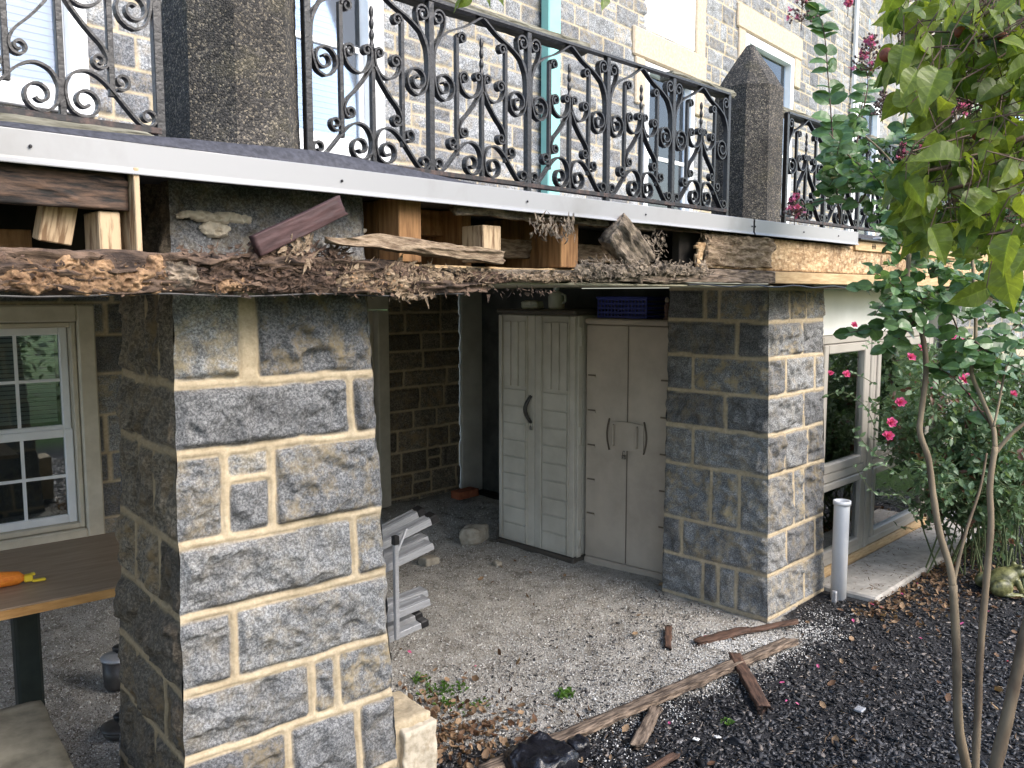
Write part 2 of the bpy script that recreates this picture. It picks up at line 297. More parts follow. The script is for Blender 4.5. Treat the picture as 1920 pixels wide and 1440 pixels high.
# ------------------------------------------------------------------ mesh helpers
def tag(o, label=None, cat=None, group=None, kind=None):
    if label: o['label'] = label
    if cat: o['category'] = cat
    if group: o['group'] = group
    if kind: o['kind'] = kind
    return o
def empty(name, loc=(0, 0, 0), rz=0, label=None, cat=None, group=None):
    o = bpy.data.objects.new(name, None); C.objects.link(o); o.location = loc; o.rotation_euler = (0, 0, rz)
    o.empty_display_size = .1
    return tag(o, label, cat, group)
class MB:
    def __init__(s): s.v = []; s.f = []; s.m = []; s.lf = None
    def add(s, vs, fs, mi=0):
        k = len(s.v); s.v.extend([tuple(p) for p in vs]); s.f.extend([tuple(i + k for i in f) for f in fs]); s.m.extend([mi] * len(fs))
    def box(s, a, b, mi=0, bev=0.0, M_=None):
        (x0, y0, z0), (x1, y1, z1) = a, b
        e = min(bev, (x1 - x0) * .45, (y1 - y0) * .45, (z1 - z0) * .45)
        if e <= 0:
            vs = [(x, y, z) for x in (x0, x1) for y in (y0, y1) for z in (z0, z1)]
            fs = [(0, 1, 3, 2), (4, 6, 7, 5), (0, 4, 5, 1), (2, 3, 7, 6), (0, 2, 6, 4), (1, 5, 7, 3)]
        else:
            vs = []; idx = {}
            X = (x0, x1); Y = (y0, y1); Z = (z0, z1); sg = (1, -1)
            for i in (0, 1):
                for j in (0, 1):
                    for k in (0, 1):
                        for ax in range(3):
                            p = [X[i] + e * sg[i], Y[j] + e * sg[j], Z[k] + e * sg[k]]
                            p[ax] = (X[i], Y[j], Z[k])[ax]
                            idx[i, j, k, ax] = len(vs); vs.append(tuple(p))
            fs = []
            for s_ in (0, 1):
                f = [idx[s_, 0, 0, 0], idx[s_, 1, 0, 0], idx[s_, 1, 1, 0], idx[s_, 0, 1, 0]]; fs.append(f if s_ else f[::-1])
                f = [idx[0, s_, 0, 1], idx[0, s_, 1, 1], idx[1, s_, 1, 1], idx[1, s_, 0, 1]]; fs.append(f if s_ else f[::-1])
                f = [idx[0, 0, s_, 2], idx[1, 0, s_, 2], idx[1, 1, s_, 2], idx[0, 1, s_, 2]]; fs.append(f if s_ else f[::-1])
            for j in (0, 1):
                for k in (0, 1): fs.append([idx[0, j, k, 1], idx[1, j, k, 1], idx[1, j, k, 2], idx[0, j, k, 2]])
            for i in (0, 1):
                for k in (0, 1): fs.append([idx[i, 0, k, 0], idx[i, 1, k, 0], idx[i, 1, k, 2], idx[i, 0, k, 2]])
            for i in (0, 1):
                for j in (0, 1): fs.append([idx[i, j, 0, 0], idx[i, j, 1, 0], idx[i, j, 1, 1], idx[i, j, 0, 1]])
            for i in (0, 1):
                for j in (0, 1):
                    for k in (0, 1): fs.append([idx[i, j, k, 0], idx[i, j, k, 1], idx[i, j, k, 2]])
        if M_ is not None: vs = [M_ @ Vector(p) for p in vs]
        s.add(vs, fs, mi); return s
    def tube(s, pts, rad, seg=8, mi=0, cap=True):
        pts = [Vector(p) for p in pts]; n = len(pts)
        if not hasattr(rad, '__len__'): rad = [rad] * n
        vs = []; up = Vector((0, 0, 1)); a = None
        for i, p in enumerate(pts):
            d = (pts[min(i + 1, n - 1)] - pts[max(i - 1, 0)]).normalized()
            if a is None:
                a = d.cross(up if abs(d.z) < .9 else Vector((1, 0, 0))).normalized()
            a = (a - d * a.dot(d)).normalized(); b_ = d.cross(a)
            for k in range(seg):
                t_ = 2 * PI * k / seg; vs.append(p + (a * math.cos(t_) + b_ * math.sin(t_)) * rad[i])
        fs = [(i * seg + k, i * seg + (k + 1) % seg, (i + 1) * seg + (k + 1) % seg, (i + 1) * seg + k) for i in range(n - 1) for k in range(seg)]
        if cap: fs += [tuple(range(seg))[::-1], tuple((n - 1) * seg + k for k in range(seg))]
        s.add(vs, fs, mi); return s
    def lathe(s, prof, c=(0, 0, 0), seg=20, mi=0, sy=1.0):
        vs = [(c[0] + r * math.cos(2 * PI * k / seg), c[1] + sy * r * math.sin(2 * PI * k / seg), c[2] + z) for r, z in prof for k in range(seg)]
        n = len(prof)
        fs = [(i * seg + k, i * seg + (k + 1) % seg, (i + 1) * seg + (k + 1) % seg, (i + 1) * seg + k) for i in range(n - 1) for k in range(seg)]
        fs += [tuple(range(seg))[::-1], tuple((n - 1) * seg + k for k in range(seg))]
        s.add(vs, fs, mi); return s
    def build(s, name, mats, parent=None, smooth=False, loc=None):
        me = bpy.data.meshes.new(name); me.from_pydata(s.v, [], s.f)
        if not isinstance(mats, (list, tuple)): mats = [mats]
        for q in mats: me.materials.append(q)
        if len(mats) > 1: me.polygons.foreach_set('material_index', s.m)
        if smooth: me.polygons.foreach_set('use_smooth', [True] * len(s.f))
        if s.lf is not None:
            at_ = me.attributes.new('lf', 'FLOAT_COLOR', 'POINT'); at_.data.foreach_set('color', np.asarray(s.lf, dtype=np.float32).ravel())
        me.update()
        o = bpy.data.objects.new(name, me); C.objects.link(o)
        if parent: o.parent = parent
        if loc: o.location = loc
        return o
def grid_mesh(name, P, mats, parent=None, colors=None, cname='sm', smooth=True, keep=None):
    """P: (nv,nu,3) array -> mesh"""
    nv, nu = P.shape[:2]
    idx = np.arange(nv * nu).reshape(nv, nu)
    q = np.stack([idx[:-1, :-1], idx[:-1, 1:], idx[1:, 1:], idx[1:, :-1]], -1).reshape(-1, 4)
    if keep is not None: q = q[keep.reshape(-1)]
    me = bpy.data.meshes.new(name)
    me.vertices.add(nv * nu); me.vertices.foreach_set('co', P.astype(np.float32).ravel())
    me.loops.add(q.size); me.loops.foreach_set('vertex_index', q.astype(np.int32).ravel())
    me.polygons.add(len(q)); me.polygons.foreach_set('loop_start', np.arange(0, q.size, 4, dtype=np.int32))
    me.polygons.foreach_set('use_smooth', np.full(len(q), smooth))
    if colors is not None:
        a_ = me.attributes.new(cname, 'FLOAT_COLOR', 'POINT'); a_.data.foreach_set('color', colors.astype(np.float32).ravel())
    for q_ in (mats if isinstance(mats, (list, tuple)) else [mats]): me.materials.append(q_)
    me.update(calc_edges=True); me.validate()
    o = bpy.data.objects.new(name, me); C.objects.link(o)
    if parent: o.parent = parent
    return o

# ------------------------------------------------------------------ masonry
def rand_ashlar(W, z0, z1, seed, hmin=.13, hmax=.22, wmin=.2, wmax=.5, j=.016, split=.2):
    r = random.Random(seed); out = []; z = z0
    while z < z1:
        h = r.uniform(hmin, hmax); x = -r.uniform(0, .2)
        while x < W:
            w_ = r.uniform(wmin, wmax)
            if r.random() < split:
                k = r.uniform(.4, .6)
                out.append((x, z, x + w_ * .6, z + h * k)); out.append((x, z + h * k + j, x + w_ * .6, z + h)); w_ *= .6
            else: out.append((x, z, x + w_, z + h))
            x += w_ + j
        z += h + j
    return out
def rows(W, zs, cols, j=.022):
    out = []
    for i, (za, zb) in enumerate(zs):
        c = [0] + list(cols[i]) + [1]
        for a_, b_ in zip(c[:-1], c[1:]):
            out.append((a_ * W + (j / 2 if a_ > 0 else -.05), za + j / 2, b_ * W - (j / 2 if b_ < 1 else -.05), zb - j / 2))
    return out
def masonry(name, BL, BR, TL, TR, stones, res, mats, parent=None, depth=.016, rough=.012, bead=.006, seed=0, holes=(), corner=(False, False), warp=.008):
    BL, BR, TL, TR = [np.array(p, float) for p in (BL, BR, TL, TR)]
    W = np.linalg.norm(BR - BL); z0, z1 = BL[2], TL[2]
    nu = max(8, int(W / res)); nv = max(8, int((z1 - z0) / res))
    s = np.linspace(0, 1, nu); tt = np.linspace(0, 1, nv)
    Sg, Tg = np.meshgrid(s, tt)
    base = (BL * (1 - Sg)[..., None] + BR * Sg[..., None]) * (1 - Tg)[..., None] + (TL * (1 - Sg)[..., None] + TR * Sg[..., None]) * Tg[..., None]
    U = Sg * W; V = z0 + Tg * (z1 - z0)
    n = np.cross(BR - BL, TL - BL); n /= np.linalg.norm(n)
    tdir = (BR - BL) / W
    Uw = U + warp * fbm(U * 9, V * 9, seed * 3.1, 3, seed) ; Vw = V + warp * fbm(U * 9, V * 9, 7.7 + seed, 3, seed + 9)
    D = np.full(U.shape, -1.0); ID = np.zeros(U.shape, int)
    for i, (a, b_, c, d) in enumerate(stones):
        i0, i1 = np.searchsorted(s * W, [a - .03, c + .03]); j0, j1 = np.searchsorted(z0 + tt * (z1 - z0), [b_ - .03, d + .03])
        if i1 <= i0 or j1 <= j0: continue
        sl = (slice(j0, j1), slice(i0, i1)); u, v_ = Uw[sl], Vw[sl]
        qx = np.minimum(u - a, c - u); qy = np.minimum(v_ - b_, d - v_)
        rr = .012
        dd = np.where((qx < rr) & (qy < rr), rr - np.hypot(rr - qx, rr - qy), np.minimum(qx, qy))
        m_ = dd > D[sl]; D[sl] = np.where(m_, dd, D[sl]); ID[sl] = np.where(m_, i, ID[sl])
    rs = np.random.RandomState(seed + 5); tone = rs.rand(len(stones)); warm = rs.rand(len(stones)) ** 1.3; tx = rs.uniform(-1, 1, len(stones)); tz = rs.uniform(-1, 1, len(stones))
    dep = rs.uniform(.75, 1.25, len(stones))
    mask = sstep(-.002, .003, D)
    cx = np.array([(q[0] + q[2]) / 2 for q in stones]); cz = np.array([(q[1] + q[3]) / 2 for q in stones])
    f1 = fbm(U * 6 + ID * 3.7, V * 9, ID * 1.3 + seed, 5, seed + 3); q_ = f1 * 5 + 1.2 * fbm(U * 16, V * 16, seed + 2, 2, seed + 8); f1 = .45 * f1 + .55 * (np.floor(q_) + sstep(.55, 1, q_ - np.floor(q_))) / 5; f2 = fbm(U * 45, V * 45, seed, 3, seed + 4)
    rdg = 1 - np.abs(fbm(U * 8 + ID * 2.1, V * 10 + f1, seed, 4, seed + 6)) * 2
    hs = sstep(0, .02, D) ** .5 * depth * dep[ID] + rough * sstep(0, .022, D) * (f1 * 1.3 + (rdg - .6) * .9) + .0028 * f2 + (tx[ID] * (U - cx[ID]) + tz[ID] * (V - cz[ID])) * .04 * sstep(0, .02, D)
    hm = bead * sstep(-.014, -.004, -np.abs(-D - .000) * 0 - (D + .012)) * .5 + bead * np.clip(-D / .01, 0, 1) + .0018 * f2 + .002 * fbm(U * 30, V * 30, 3, 3, seed)
    h = hs * mask + hm * (1 - mask)
    hc = .006 + .008 * fbm(V * 14, seed * 1.7, 0, 3, 31)
    off = np.zeros(U.shape)
    if corner[0]:
        k = sstep(.022, 0, U); h = h * (1 - k) + hc * k; off -= hc * sstep(.02, 0, U)
    if corner[1]:
        k = sstep(.022, 0, W - U); h = h * (1 - k) + hc * k; off += hc * sstep(.02, 0, W - U)
    P = base + n * h[..., None] + tdir * off[..., None]
    col = np.stack([mask, tone[ID], warm[ID], np.ones(U.shape)], -1)
    keep = None
    if holes:
        uc = (U[:-1, :-1] + U[1:, 1:]) / 2; vc = (V[:-1, :-1] + V[1:, 1:]) / 2; keep = np.ones(uc.shape, bool)
        for a, b_, c, d in holes: keep &= ~((uc > a) & (uc < c) & (vc > b_) & (vc < d))
    return grid_mesh(name, P, mats, parent, col, keep=keep)
def pier(name, c0, c1, c2, c3, t0, t1, t2, t3, z0, z1, layouts, res, parent_label, cat, seed):
    """corner points CCW from above: c0 front-left, c1 front-right, c2 back-right, c3 back-left; t* the same at the top"""
    e = empty(name, (0, 0, 0)); tag(e, *parent_label)
    B = [(*c, z0) for c in (c0, c1, c2, c3)]; T = [(*c, z1) for c in (t0, t1, t2, t3)]
    return e, B, T

# ================================================================== GROUND
def gravel_mask(X, Y):
    edge = np.interp(X, [0.2, 1.6, 2.2, 2.6, 3.0, 3.6, 4.2, 4.5, 4.75, 5.1], [3.2, 2.9, 2.55, 2.3, 2.12, 2.0, 1.95, 2.08, 2.3, 2.45])
    e = edge + .16 * fbm(X * 2.2, Y * 2.2, 1, 3, 4)
    g = sstep(-.16, .22, Y - e)
    return g * (X < 5.3)
def gheight(X, Y):
    g = gravel_mask(X, Y)
    h = .018 * fbm(X * 1.3, Y * 1.3, 0, 4, 11) + .010 * fbm(X * 7, Y * 7, 0, 4, 12) * (1 + .6 * g) + .02 * fbm(X * 3, Y * 3, 2, 4, 13) * sstep(3.6, 4.8, Y)
    h = h + .05 * sstep(4.6, 5.8, Y) * (X < 5.4) - .02 * sstep(2.0, 2.5, X) * sstep(3.1, 2.6, X) * sstep(2.9, 2.6, Y) * sstep(2.1, 2.4, Y)
    return h
def gh(x, y): return float(gheight(np.array([x]), np.array([y]))[0])
core = dict(x=(.2, 10.5, .028), y=(.2, 6.2, .028))
def axis(a, b, st, lo, hi):
    c = np.arange(a, b, st); l = a - np.geomspace(.1, a - lo, 24)[::-1]; r = b + np.geomspace(.1, hi - b, 24); return np.concatenate([l, c, r])
gx = axis(.2, 10.5, .026, -120, 140); gy = axis(.2, 6.2, .026, -120, 120)
GX, GY = np.meshgrid(gx, gy)
GZ = gheight(GX, GY)
lawn = np.clip(sstep(7.6, 8.4, GX) * sstep(.9, 1.6, GY) * 0 + sstep(8.2, 9.2, GX + .3 * GY) + sstep(0.0, -1.5, GY), 0, 1)
gcol = np.stack([gravel_mask(GX, GY), lawn, GX * 0, GX * 0 + 1], -1)
grd = grid_mesh('ground', np.stack([GX, GY, GZ], -1), M['ground'], None, gcol, 'gm'); grd['kind'] = 'structure'

# ================================================================== STONE PIERS
def build_pier(name, label, corners_b, corners_t, z0, z1, lay_front, lay_side, res, seed, mats=None, coarse=.02):
    e = empty(name, (corners_b[0][0], corners_b[0][1], 0), 0, label, 'stone pier')
    off = np.array([corners_b[0][0], corners_b[0][1], 0])
    B = [np.array((*c, z0)) - off for c in corners_b]; T = [np.array((*c, z1)) - off for c in corners_t]
    W = lambda a, b: np.linalg.norm(B[b] - B[a])
    masonry('front_face', B[0], B[1], T[0], T[1], lay_front(W(0, 1)), res, M['stone'], e, seed=seed, corner=(True, True), depth=.017, rough=.024)
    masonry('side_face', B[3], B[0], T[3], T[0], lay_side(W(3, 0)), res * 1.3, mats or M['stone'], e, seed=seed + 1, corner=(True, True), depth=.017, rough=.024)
    masonry('far_side_face', B[1], B[2], T[1], T[2], lay_side(W(1, 2)), coarse, M['stone'], e, seed=seed + 2, corner=(True, True))
    masonry('rear_face', B[2], B[3], T[2], T[3], lay_front(W(2, 3)), coarse, M['stone'], e, seed=seed + 3, corner=(True, True))
    return e
zr = [(-.22, .04), (.04, .29), (.29, .55), (.55, .75), (.75, .975), (.975, 1.19), (1.19, 1.45), (1.45, 1.645), (1.645, 1.93), (1.93, 2.24)]
cr = [[.4], [.31, .77], [.455, .81], [.585, .717], [.222], [.848], [.205, .43], [.878], [.345], []]
def lf(W_):
    o = rows(W_, zr, cr, .028)
    o2 = []
    for q in o:
        if abs(q[1] - 1.204) < .01 and q[0] > .1 and q[2] < .45 * W_:      # the split pair in the third course
            o2 += [(q[0], q[1], q[2], 1.345), (q[0], 1.372, q[2], q[3])]
        elif abs(q[1] - 1.659) < .02:                                       # wide gap between the two top stones
            o2.append((q[0] + (.02 if q[0] > .1 else 0), q[1], q[2] - (.02 if q[0] < .1 else 0), q[3]))
        else: o2.append(q)
    return o2
crs = [[.5], [.35], [.6], [.3, .75], [.55], [.28, .7], [.35, .62], [.3], [.5, .75], [.4]]
def ls(W_): return rows(W_, zr, crs, .024)
a58 = math.radians(5.8); d1 = (math.cos(a58), -math.sin(a58)); d2 = (math.sin(a58), math.cos(a58))
def lp(u, w): return (1.0 + d1[0] * u + d2[0] * w, 2.322 + d1[1] * u + d2[1] * w)
near_pier = build_pier('stone_pier', 'large stone pier in the left foreground, tan mortar joints, carrying the rotted beam end',
           [lp(-.008, 0), lp(.732, 0), lp(.732, .74), lp(-.008, .74)], [lp(.03, 0), lp(.600, 0), lp(.600, .42), lp(.03, .42)], -.22, 2.24, lf, ls, .0062, 3, M['shadestone'])  # shade on the left side is put into its stone colour
zr2 = [(-.12, .01), (.01, .27), (.27, .505), (.505, .85), (.85, 1.09), (1.09, 1.31), (1.31, 1.53), (1.53, 1.74), (1.74, 1.93)]
crf = [[.5], [.63], [.31, .84], [.44, .63], [.28, .70], [.63], [.3, .84], [.60], [.36, .68]]
crs2 = [[1 - .3, 1 - .1], [1 - .6, 1 - .45, 1 - .28], [1 - .82], [1 - .53, 1 - .26], [1 - .72], [1 - .40], [1 - .73], [1 - .29], [1 - .62, 1 - .47]]
build_pier('stone_pier', 'stone pier right of the resin cabinets, dark sided with a pale grey front',
           [(4.461, 2.315), (5.19, 2.315), (5.19, 3.04), (4.461, 3.04)], [(4.461, 2.377), (5.135, 2.377), (5.135, 3.03), (4.461, 3.03)], -.12, 1.945,
           lambda W_: rows(W_, zr2, crf, .022), lambda W_: rows(W_, zr2, crs2, .022), .0075, 21, M['stone'])
o = rough_block('mortar_patch', -.085, -.01, -.016, .085, .01, .016, M['creamstone'], stone_pier_near, amp=.012, n=16, seed=77, r=.008, freq=16) if False else None
# block projecting from the left pier's foot
P0 = lp(.70, .02)
sb_ = MB()
def rough_block(name, x0, y0, z0, x1, y1, z1, mt, parent=None, amp=.012, n=14, seed=0, rot=0, smooth=True, r=.02, freq=7):
    """a rounded, rough box as one closed mesh, location at its base centre"""
    cx, cy = (x0 + x1) / 2, (y0 + y1) / 2; hx, hy, hz = (x1 - x0) / 2, (y1 - y0) / 2, (z1 - z0) / 2
    vs = {}; V_ = []; Fs = []
    def vid(i, j, k):
        if (i, j, k) not in vs: vs[i, j, k] = len(V_); V_.append((i / n * 2 - 1, j / n * 2 - 1, k / n * 2 - 1))
        return vs[i, j, k]
    for a in range(n):
        for b_ in range(n):
            for s_ in (0, n):
                f = [vid(a, b_, s_), vid(a + 1, b_, s_), vid(a + 1, b_ + 1, s_), vid(a, b_ + 1, s_)]; Fs.append(f if s_ else f[::-1])
                f = [vid(s_, a, b_), vid(s_, a + 1, b_), vid(s_, a + 1, b_ + 1), vid(s_, a, b_ + 1)]; Fs.append(f if s_ else f[::-1])
                f = [vid(b_, s_, a), vid(b_, s_, a + 1), vid(b_ + 1, s_, a + 1), vid(b_ + 1, s_, a)]; Fs.append(f if s_ else f[::-1])
    P = np.array(V_) * np.array([hx, hy, hz]); H = np.array([hx, hy, hz])
    q = np.clip(P, -(H - r), H - r); d = P - q; L_ = np.linalg.norm(d, axis=1, keepdims=True); P = q + np.where(L_ > 1e-6, d / np.maximum(L_, 1e-6) * np.minimum(r, L_ + 0 * L_), 0)
    for ax in range(3): P[:, ax] += amp * fbm(P[:, 0] * freq + ax * 9, P[:, 1] * freq, P[:, 2] * freq + seed, 4, seed + ax)
    P[:, 2] += hz
    mb = MB(); mb.add(P.tolist(), Fs); o = mb.build(name, mt, parent, smooth); o.location = (cx, cy, z0); o.rotation_euler = (0, 0, rot); return o
sbk = empty('stone_block', (1.80, 2.38, -.16), -a58, 'grey stone block with a cream mortar face projecting beside the foot of the near pier', 'stone block')
o = rough_block('block', -.105, -.10, 0, .10, .12, .56, M['stone'], sbk, amp=.016, n=30, seed=5, r=.012, freq=14)
o = rough_block('mortar_face', -.04, -.128, .0, .098, -.075, .535, M['creamstone'], sbk, amp=.014, n=34, seed=15, r=.008, freq=19)
# ================================================================== HOUSE
house = empty('stone_house', (4.4, 6, 0), 0, 'grey stone house wall with tan mortar and white framed windows behind the balcony', 'house')
a5 = math.radians(5); DU = np.array([math.cos(a5), math.sin(a5), 0]); NU = np.array([math.sin(a5), -math.cos(a5), 0]); OU = np.array([4.4, 6, 0.])
HL = np.array([4.4, 6, 0.])
def up(u, z, n=0): return OU + DU * u + NU * n + np.array([0, 0, z]) - HL
u0, u1 = -5.0, 12.6
holes_up = [(-4.2, 3.05, -2.36, 5.4), (-1.35, 3.05, .12, 5.6), (4.33, 2.6, 5.62, 4.72), (7.1, 2.6, 8.95, 5.68), (12.0, 2.6, 12.59, 5.6)]
st_up = rand_ashlar(u1 - u0, 2.2, 8.2, 41, .13, .24, .2, .52, .017, .18)
masonry('upper_wall', up(u0, 2.2), up(u1, 2.2), up(u0, 8.2), up(u1, 8.2), st_up, .0165, M['wallstone'], house, seed=51, depth=.012, rough=.010, bead=.003,
        holes=[(a - u0, b_, c - u0, d) for a, b_, c, d in holes_up], warp=.005)
def obox(mb, u_a, z_a, u_b, z_b, n0, n1, mi=0, bev=.004):
    R_ = Matrix.Rotation(a5, 4, 'Z')
    mb.box((u_a, -n1, z_a), (u_b, -n0, z_b), mi, bev, R_)
def upper_window(u_a, z_a, u_b, z_b, mid, fw=.11, blind=True, warmtrim=False, deep=.09):
    w_ = MB()
    obox(w_, u_a, z_a, u_a + fw, z_b, -.12, .03); obox(w_, u_b - fw, z_a, u_b, z_b, -.12, .03)
    obox(w_, u_a + fw, z_b - fw, u_b - fw, z_b, -.12, .03); obox(w_, u_a - .03, z_a - .05, u_b + .03, z_a + .07, -.12, .06)
    fr = w_.build('window', M['white'], house)
    s_ = MB(); k = .05
    ua, ub = u_a + fw + .002, u_b - fw - .002; za, zb = z_a + .072, z_b - fw - .002
    for (p, q, n0) in ((za, mid + .03, -.07), (mid - .03, zb, -.11)):
        obox(s_, ua, p, ua + k, q, n0, n0 + .035); obox(s_, ub - k, p, ub, q, n0, n0 + .035)
        obox(s_, ua + k, p, ub - k, p + k, n0, n0 + .035); obox(s_, ua + k, q - k, ub - k, q, n0, n0 + .035)
    s_.build('sash', M['white'], fr)
    g = MB(); obox(g, ua + .02, za + .02, ub - .02, zb - .02, -.062, -.058, bev=0); g.build('pane', M['glassblue'], fr)
    bl = MB(); z = za
    while z < zb - .02:
        obox(bl, ua - .08, z, ub + .08, z + .038, -.135, -.127, bev=.002); z += .045
    obox(bl, ua - .1, za - .1, ub + .1, zb + .1, -.15, -.14, bev=0)
    bl.build('blind', M['blind'], fr)
    return fr
upper_window(-4.2, 3.06, -2.345, 5.4, 4.2); upper_window(-1.35, 3.06, .125, 5.6, 3.89, fw=.17)
upper_window(4.34, 2.6, 5.61, 4.70, 3.6, fw=.10); upper_window(7.12, 2.6, 8.93, 5.66, 4.1, fw=.12); upper_window(12.0, 2.6, 13.4, 5.6, 4.2)
masonry('upper_wall', up(u1 + .002, 2.2), up(27, 2.2), up(u1 + .002, 14), up(27, 14), rand_ashlar(27 - u1, 2.2, 14, 43, .16, .28, .25, .6, .02, .15), .045, M['wallstone'], house, seed=53, depth=.012, rough=.010, bead=.003,
        holes=[(0, 3.0, .8, 5.6)])
tr = MB()
for (ua, ub, zb) in ((4.33, 5.62, 4.72), (7.1, 8.95, 5.68)):
    obox(tr, ua - .28, zb, ub + .28, zb + .34, -.14, .045, bev=.02)                 # lintel
    obox(tr, ua - .22, zb - .55, ua, zb - .002, -.12, .04, bev=.015); obox(tr, ub, zb - .45, ub + .24, zb - .002, -.12, .04, bev=.015)
obox(tr, 4.05, 5.42, 4.33, 7.2, -.06, .04, bev=.015); obox(tr, 5.6, 5.0, 5.86, 7.2, -.06, .04, bev=.015)
tr.build('window_surround', M['trimstone'], house)
w_ = MB(); obox(w_, 4.33, 5.062, 5.60, 7.2, -.10, .02, bev=.02); w_.build('bright_panel', M['panelwhite'], house)
pp = MB(); obox(pp, 2.25, 2.6, 2.455, 7.6, .04, .15, bev=.012); pp.build('downspout', M['teal'], house)
pp = MB(); obox(pp, 11.62, 2.6, 11.70, 7.6, .04, .1, bev=.01); pp.build('conduit', M['white'], house)
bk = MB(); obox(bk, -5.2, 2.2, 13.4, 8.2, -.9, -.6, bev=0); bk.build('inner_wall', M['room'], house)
# lower wall at the back of the bay, with a doorway
st = rand_ashlar(1.6, -.1, 2.2, 61, .13, .2, .2, .5, .02, .15)
masonry('lower_wall', (.22 - .1, 0, -.1), (1.05 - .1, 0, -.1), (.22 - .1, 0, 2.1), (1.05 - .1, 0, 2.1), st, .01, M['backstone'], house, seed=62)
q = MB(); q.box((.0, -.04, -.05), (.118, .10, 1.76), 0, .008); q.box((-1.2, -.04, 1.764), (.118, .10, 1.93), 0, .008); q.build('door_frame', M['cream'], house)
q = MB(); q.box((-1.1, .02, -.05), (-.004, .06, 1.76), 0, .004); q.build('door', M['cream'], house)
q = MB(); q.box((.955, -.05, -.1), (1.22, .1, 2.1), 0, .01); q.build('plaster_jamb', M['plaster'], house)
q = MB()
for r_ in range(11):
    for k in range(5): q.box((1.224 + k * .3 - (r_ % 2) * .1, -.03 + .006 * ((r_ + k) % 2), -.1 + r_ * .2), (1.216 + (k + 1) * .3 - (r_ % 2) * .1, .1, .092 + r_ * .2), 0, .006)
q.build('block_wall', M['block'], house)
# left lower wall with a window, rotated slightly
a6 = math.radians(-6)
LW = empty('stone_wall', (1.8, 5.5, 0), a6, 'stone wall of the ground floor seen left of the near pier, holding a white window', 'wall')
st = rand_ashlar(5.3, -.1, 2.1, 71, .16, .24, .22, .5, .02, .1)
masonry('wall_face', (-3.0, 0, -.1), (1.85, 0, -.1), (-3.0, 0, 2.2), (1.85, 0, 2.2), st, .014, M['stone'], LW, seed=72, holes=[(1.6, .40, 3.10, 1.82)])
def frame(mb, x0, z0, x1, z1, w_, y0, y1, mi=0, bev=.005):
    mb.box((x0, y0, z0), (x0 + w_, y1, z1), mi, bev); mb.box((x1 - w_, y0, z0), (x1, y1, z1), mi, bev)
    mb.box((x0 + w_, y0, z0), (x1 - w_, y1, z0 + w_), mi, bev); mb.box((x0 + w_, y0, z1 - w_), (x1 - w_, y1, z1), mi, bev)
wn = MB(); frame(wn, -1.4, .37, .115, 1.835, .10, -.05, .14, bev=.01); frame(wn, -1.296, .474, .011, 1.731, .03, -.02, .12)
wn.box((-1.46, -.10, .34), (.16, -.052, .372), 0, .006)
wobj = wn.build('window', M['cream'], LW)
wn = MB(); frame(wn, -1.262, 1.06, -.023, 1.70, .045, .05, .085); frame(wn, -1.262, .505, -.023, 1.085, .05, .02, .048)
wn.build('sash', M['white'], wobj)
mu = MB()
for za, zb, y in ((1.105, 1.655, .068), (.555, 1.035, .034)):
    for k in (1, 2, 3, 4): 
        x = -1.215 + (1.145) * k / 5; mu.box((x - .009, y, za), (x + .009, y + .012, zb))
    mu.box((-1.215, y + .001, (za + zb) / 2 - .009), (-.07, y + .011, (za + zb) / 2 + .009))
mu.build('muntin', M['white'], wobj)
g = MB(); g.box((-1.22, .075, 1.10), (-.065, .079, 1.66)); g.box((-1.215, .040, .55), (-.07, .044, 1.04)); g.build('pane', M['glass'], wobj)
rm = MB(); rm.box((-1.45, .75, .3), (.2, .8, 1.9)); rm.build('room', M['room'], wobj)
bl = MB(); z = 1.12
while z < 1.66: bl.box((-1.2, .14, z), (-.08, .152, z + .02)); z += .026
bl.build('blind', M['blindgrey'], wobj)
# right: enclosed room front with tall windows under a white panel
RW = empty('window_wall', (5.2, 2.42, 0), 0, 'enclosed room front right of the far pier, white panel above grey framed windows', 'wall')
q = MB(); q.box((-.02, .03, 1.63), (2.05, .10, 2.0), 0, .004); q.build('panel', M['panelwhite'], RW)
q = MB(); q.box((-.02, -.03, -.02), (2.05, .10, .088), 0, .006); q.build('sill', M['pine'], RW)
for x0, x1 in ((.0, .80), (.86, 2.03)):
    f = MB(); frame(f, x0, .09, x1, 1.627, .05, -.02, .08, bev=.006); f.box((x0 + .05, -.02, .66), (x1 - .05, .08, .72), 0, .006)
    wo = f.build('window', M['winframe'], RW)
    f = MB(); frame(f, x0 + .054, .725, x1 - .054, 1.573, .06, -.028, .03, bev=.006); frame(f, x0 + .054, .144, x1 - .054, .655, .05, -.028, .03, bev=.006); f.build('sash', M['winframe'], wo)
    f = MB(); f.box((x0 + .1, .0, .78), (x1 - .1, .004, 1.52)); f.box((x0 + .1, .0, .19), (x1 - .1, .004, .61)); f.build('pane', M['glass'], wo)
    f = MB(); z = .76
    while z < 1.55: f.box((x0 + .1, .05, z), (x1 - .1, .06, z + .03)); z += .034
    f.box((x0 + .09, .085, .15), (x1 - .09, .09, .64)); f.build('blind', M['blindpale'], wo)
q = MB(); q.box((.805, -.025, .09), (.855, .09, 1.627), 0, .006); q.build('mullion', M['winframe'], RW)
q = MB(); q.box((-.02, .3, -.1), (2.05, .34, 2.0)); q.box((-.05, .12, -.1), (-.01, 2.34, 1.94)); q.box((-.01, 2.30, -.1), (.46, 2.34, 1.94)); q.box((.42, 2.34, -.1), (.46, 3.6, 1.94)); q.build('inner_wall', M['block'], RW)
st = rand_ashlar(6, -.1, 2.2, 81, .16, .24, .25, .55, .02, .1)
FW_ = empty('stone_wall', (7.3, 2.36, 0), 0, 'low stone wall beyond the windows, behind the rose bush', 'wall')
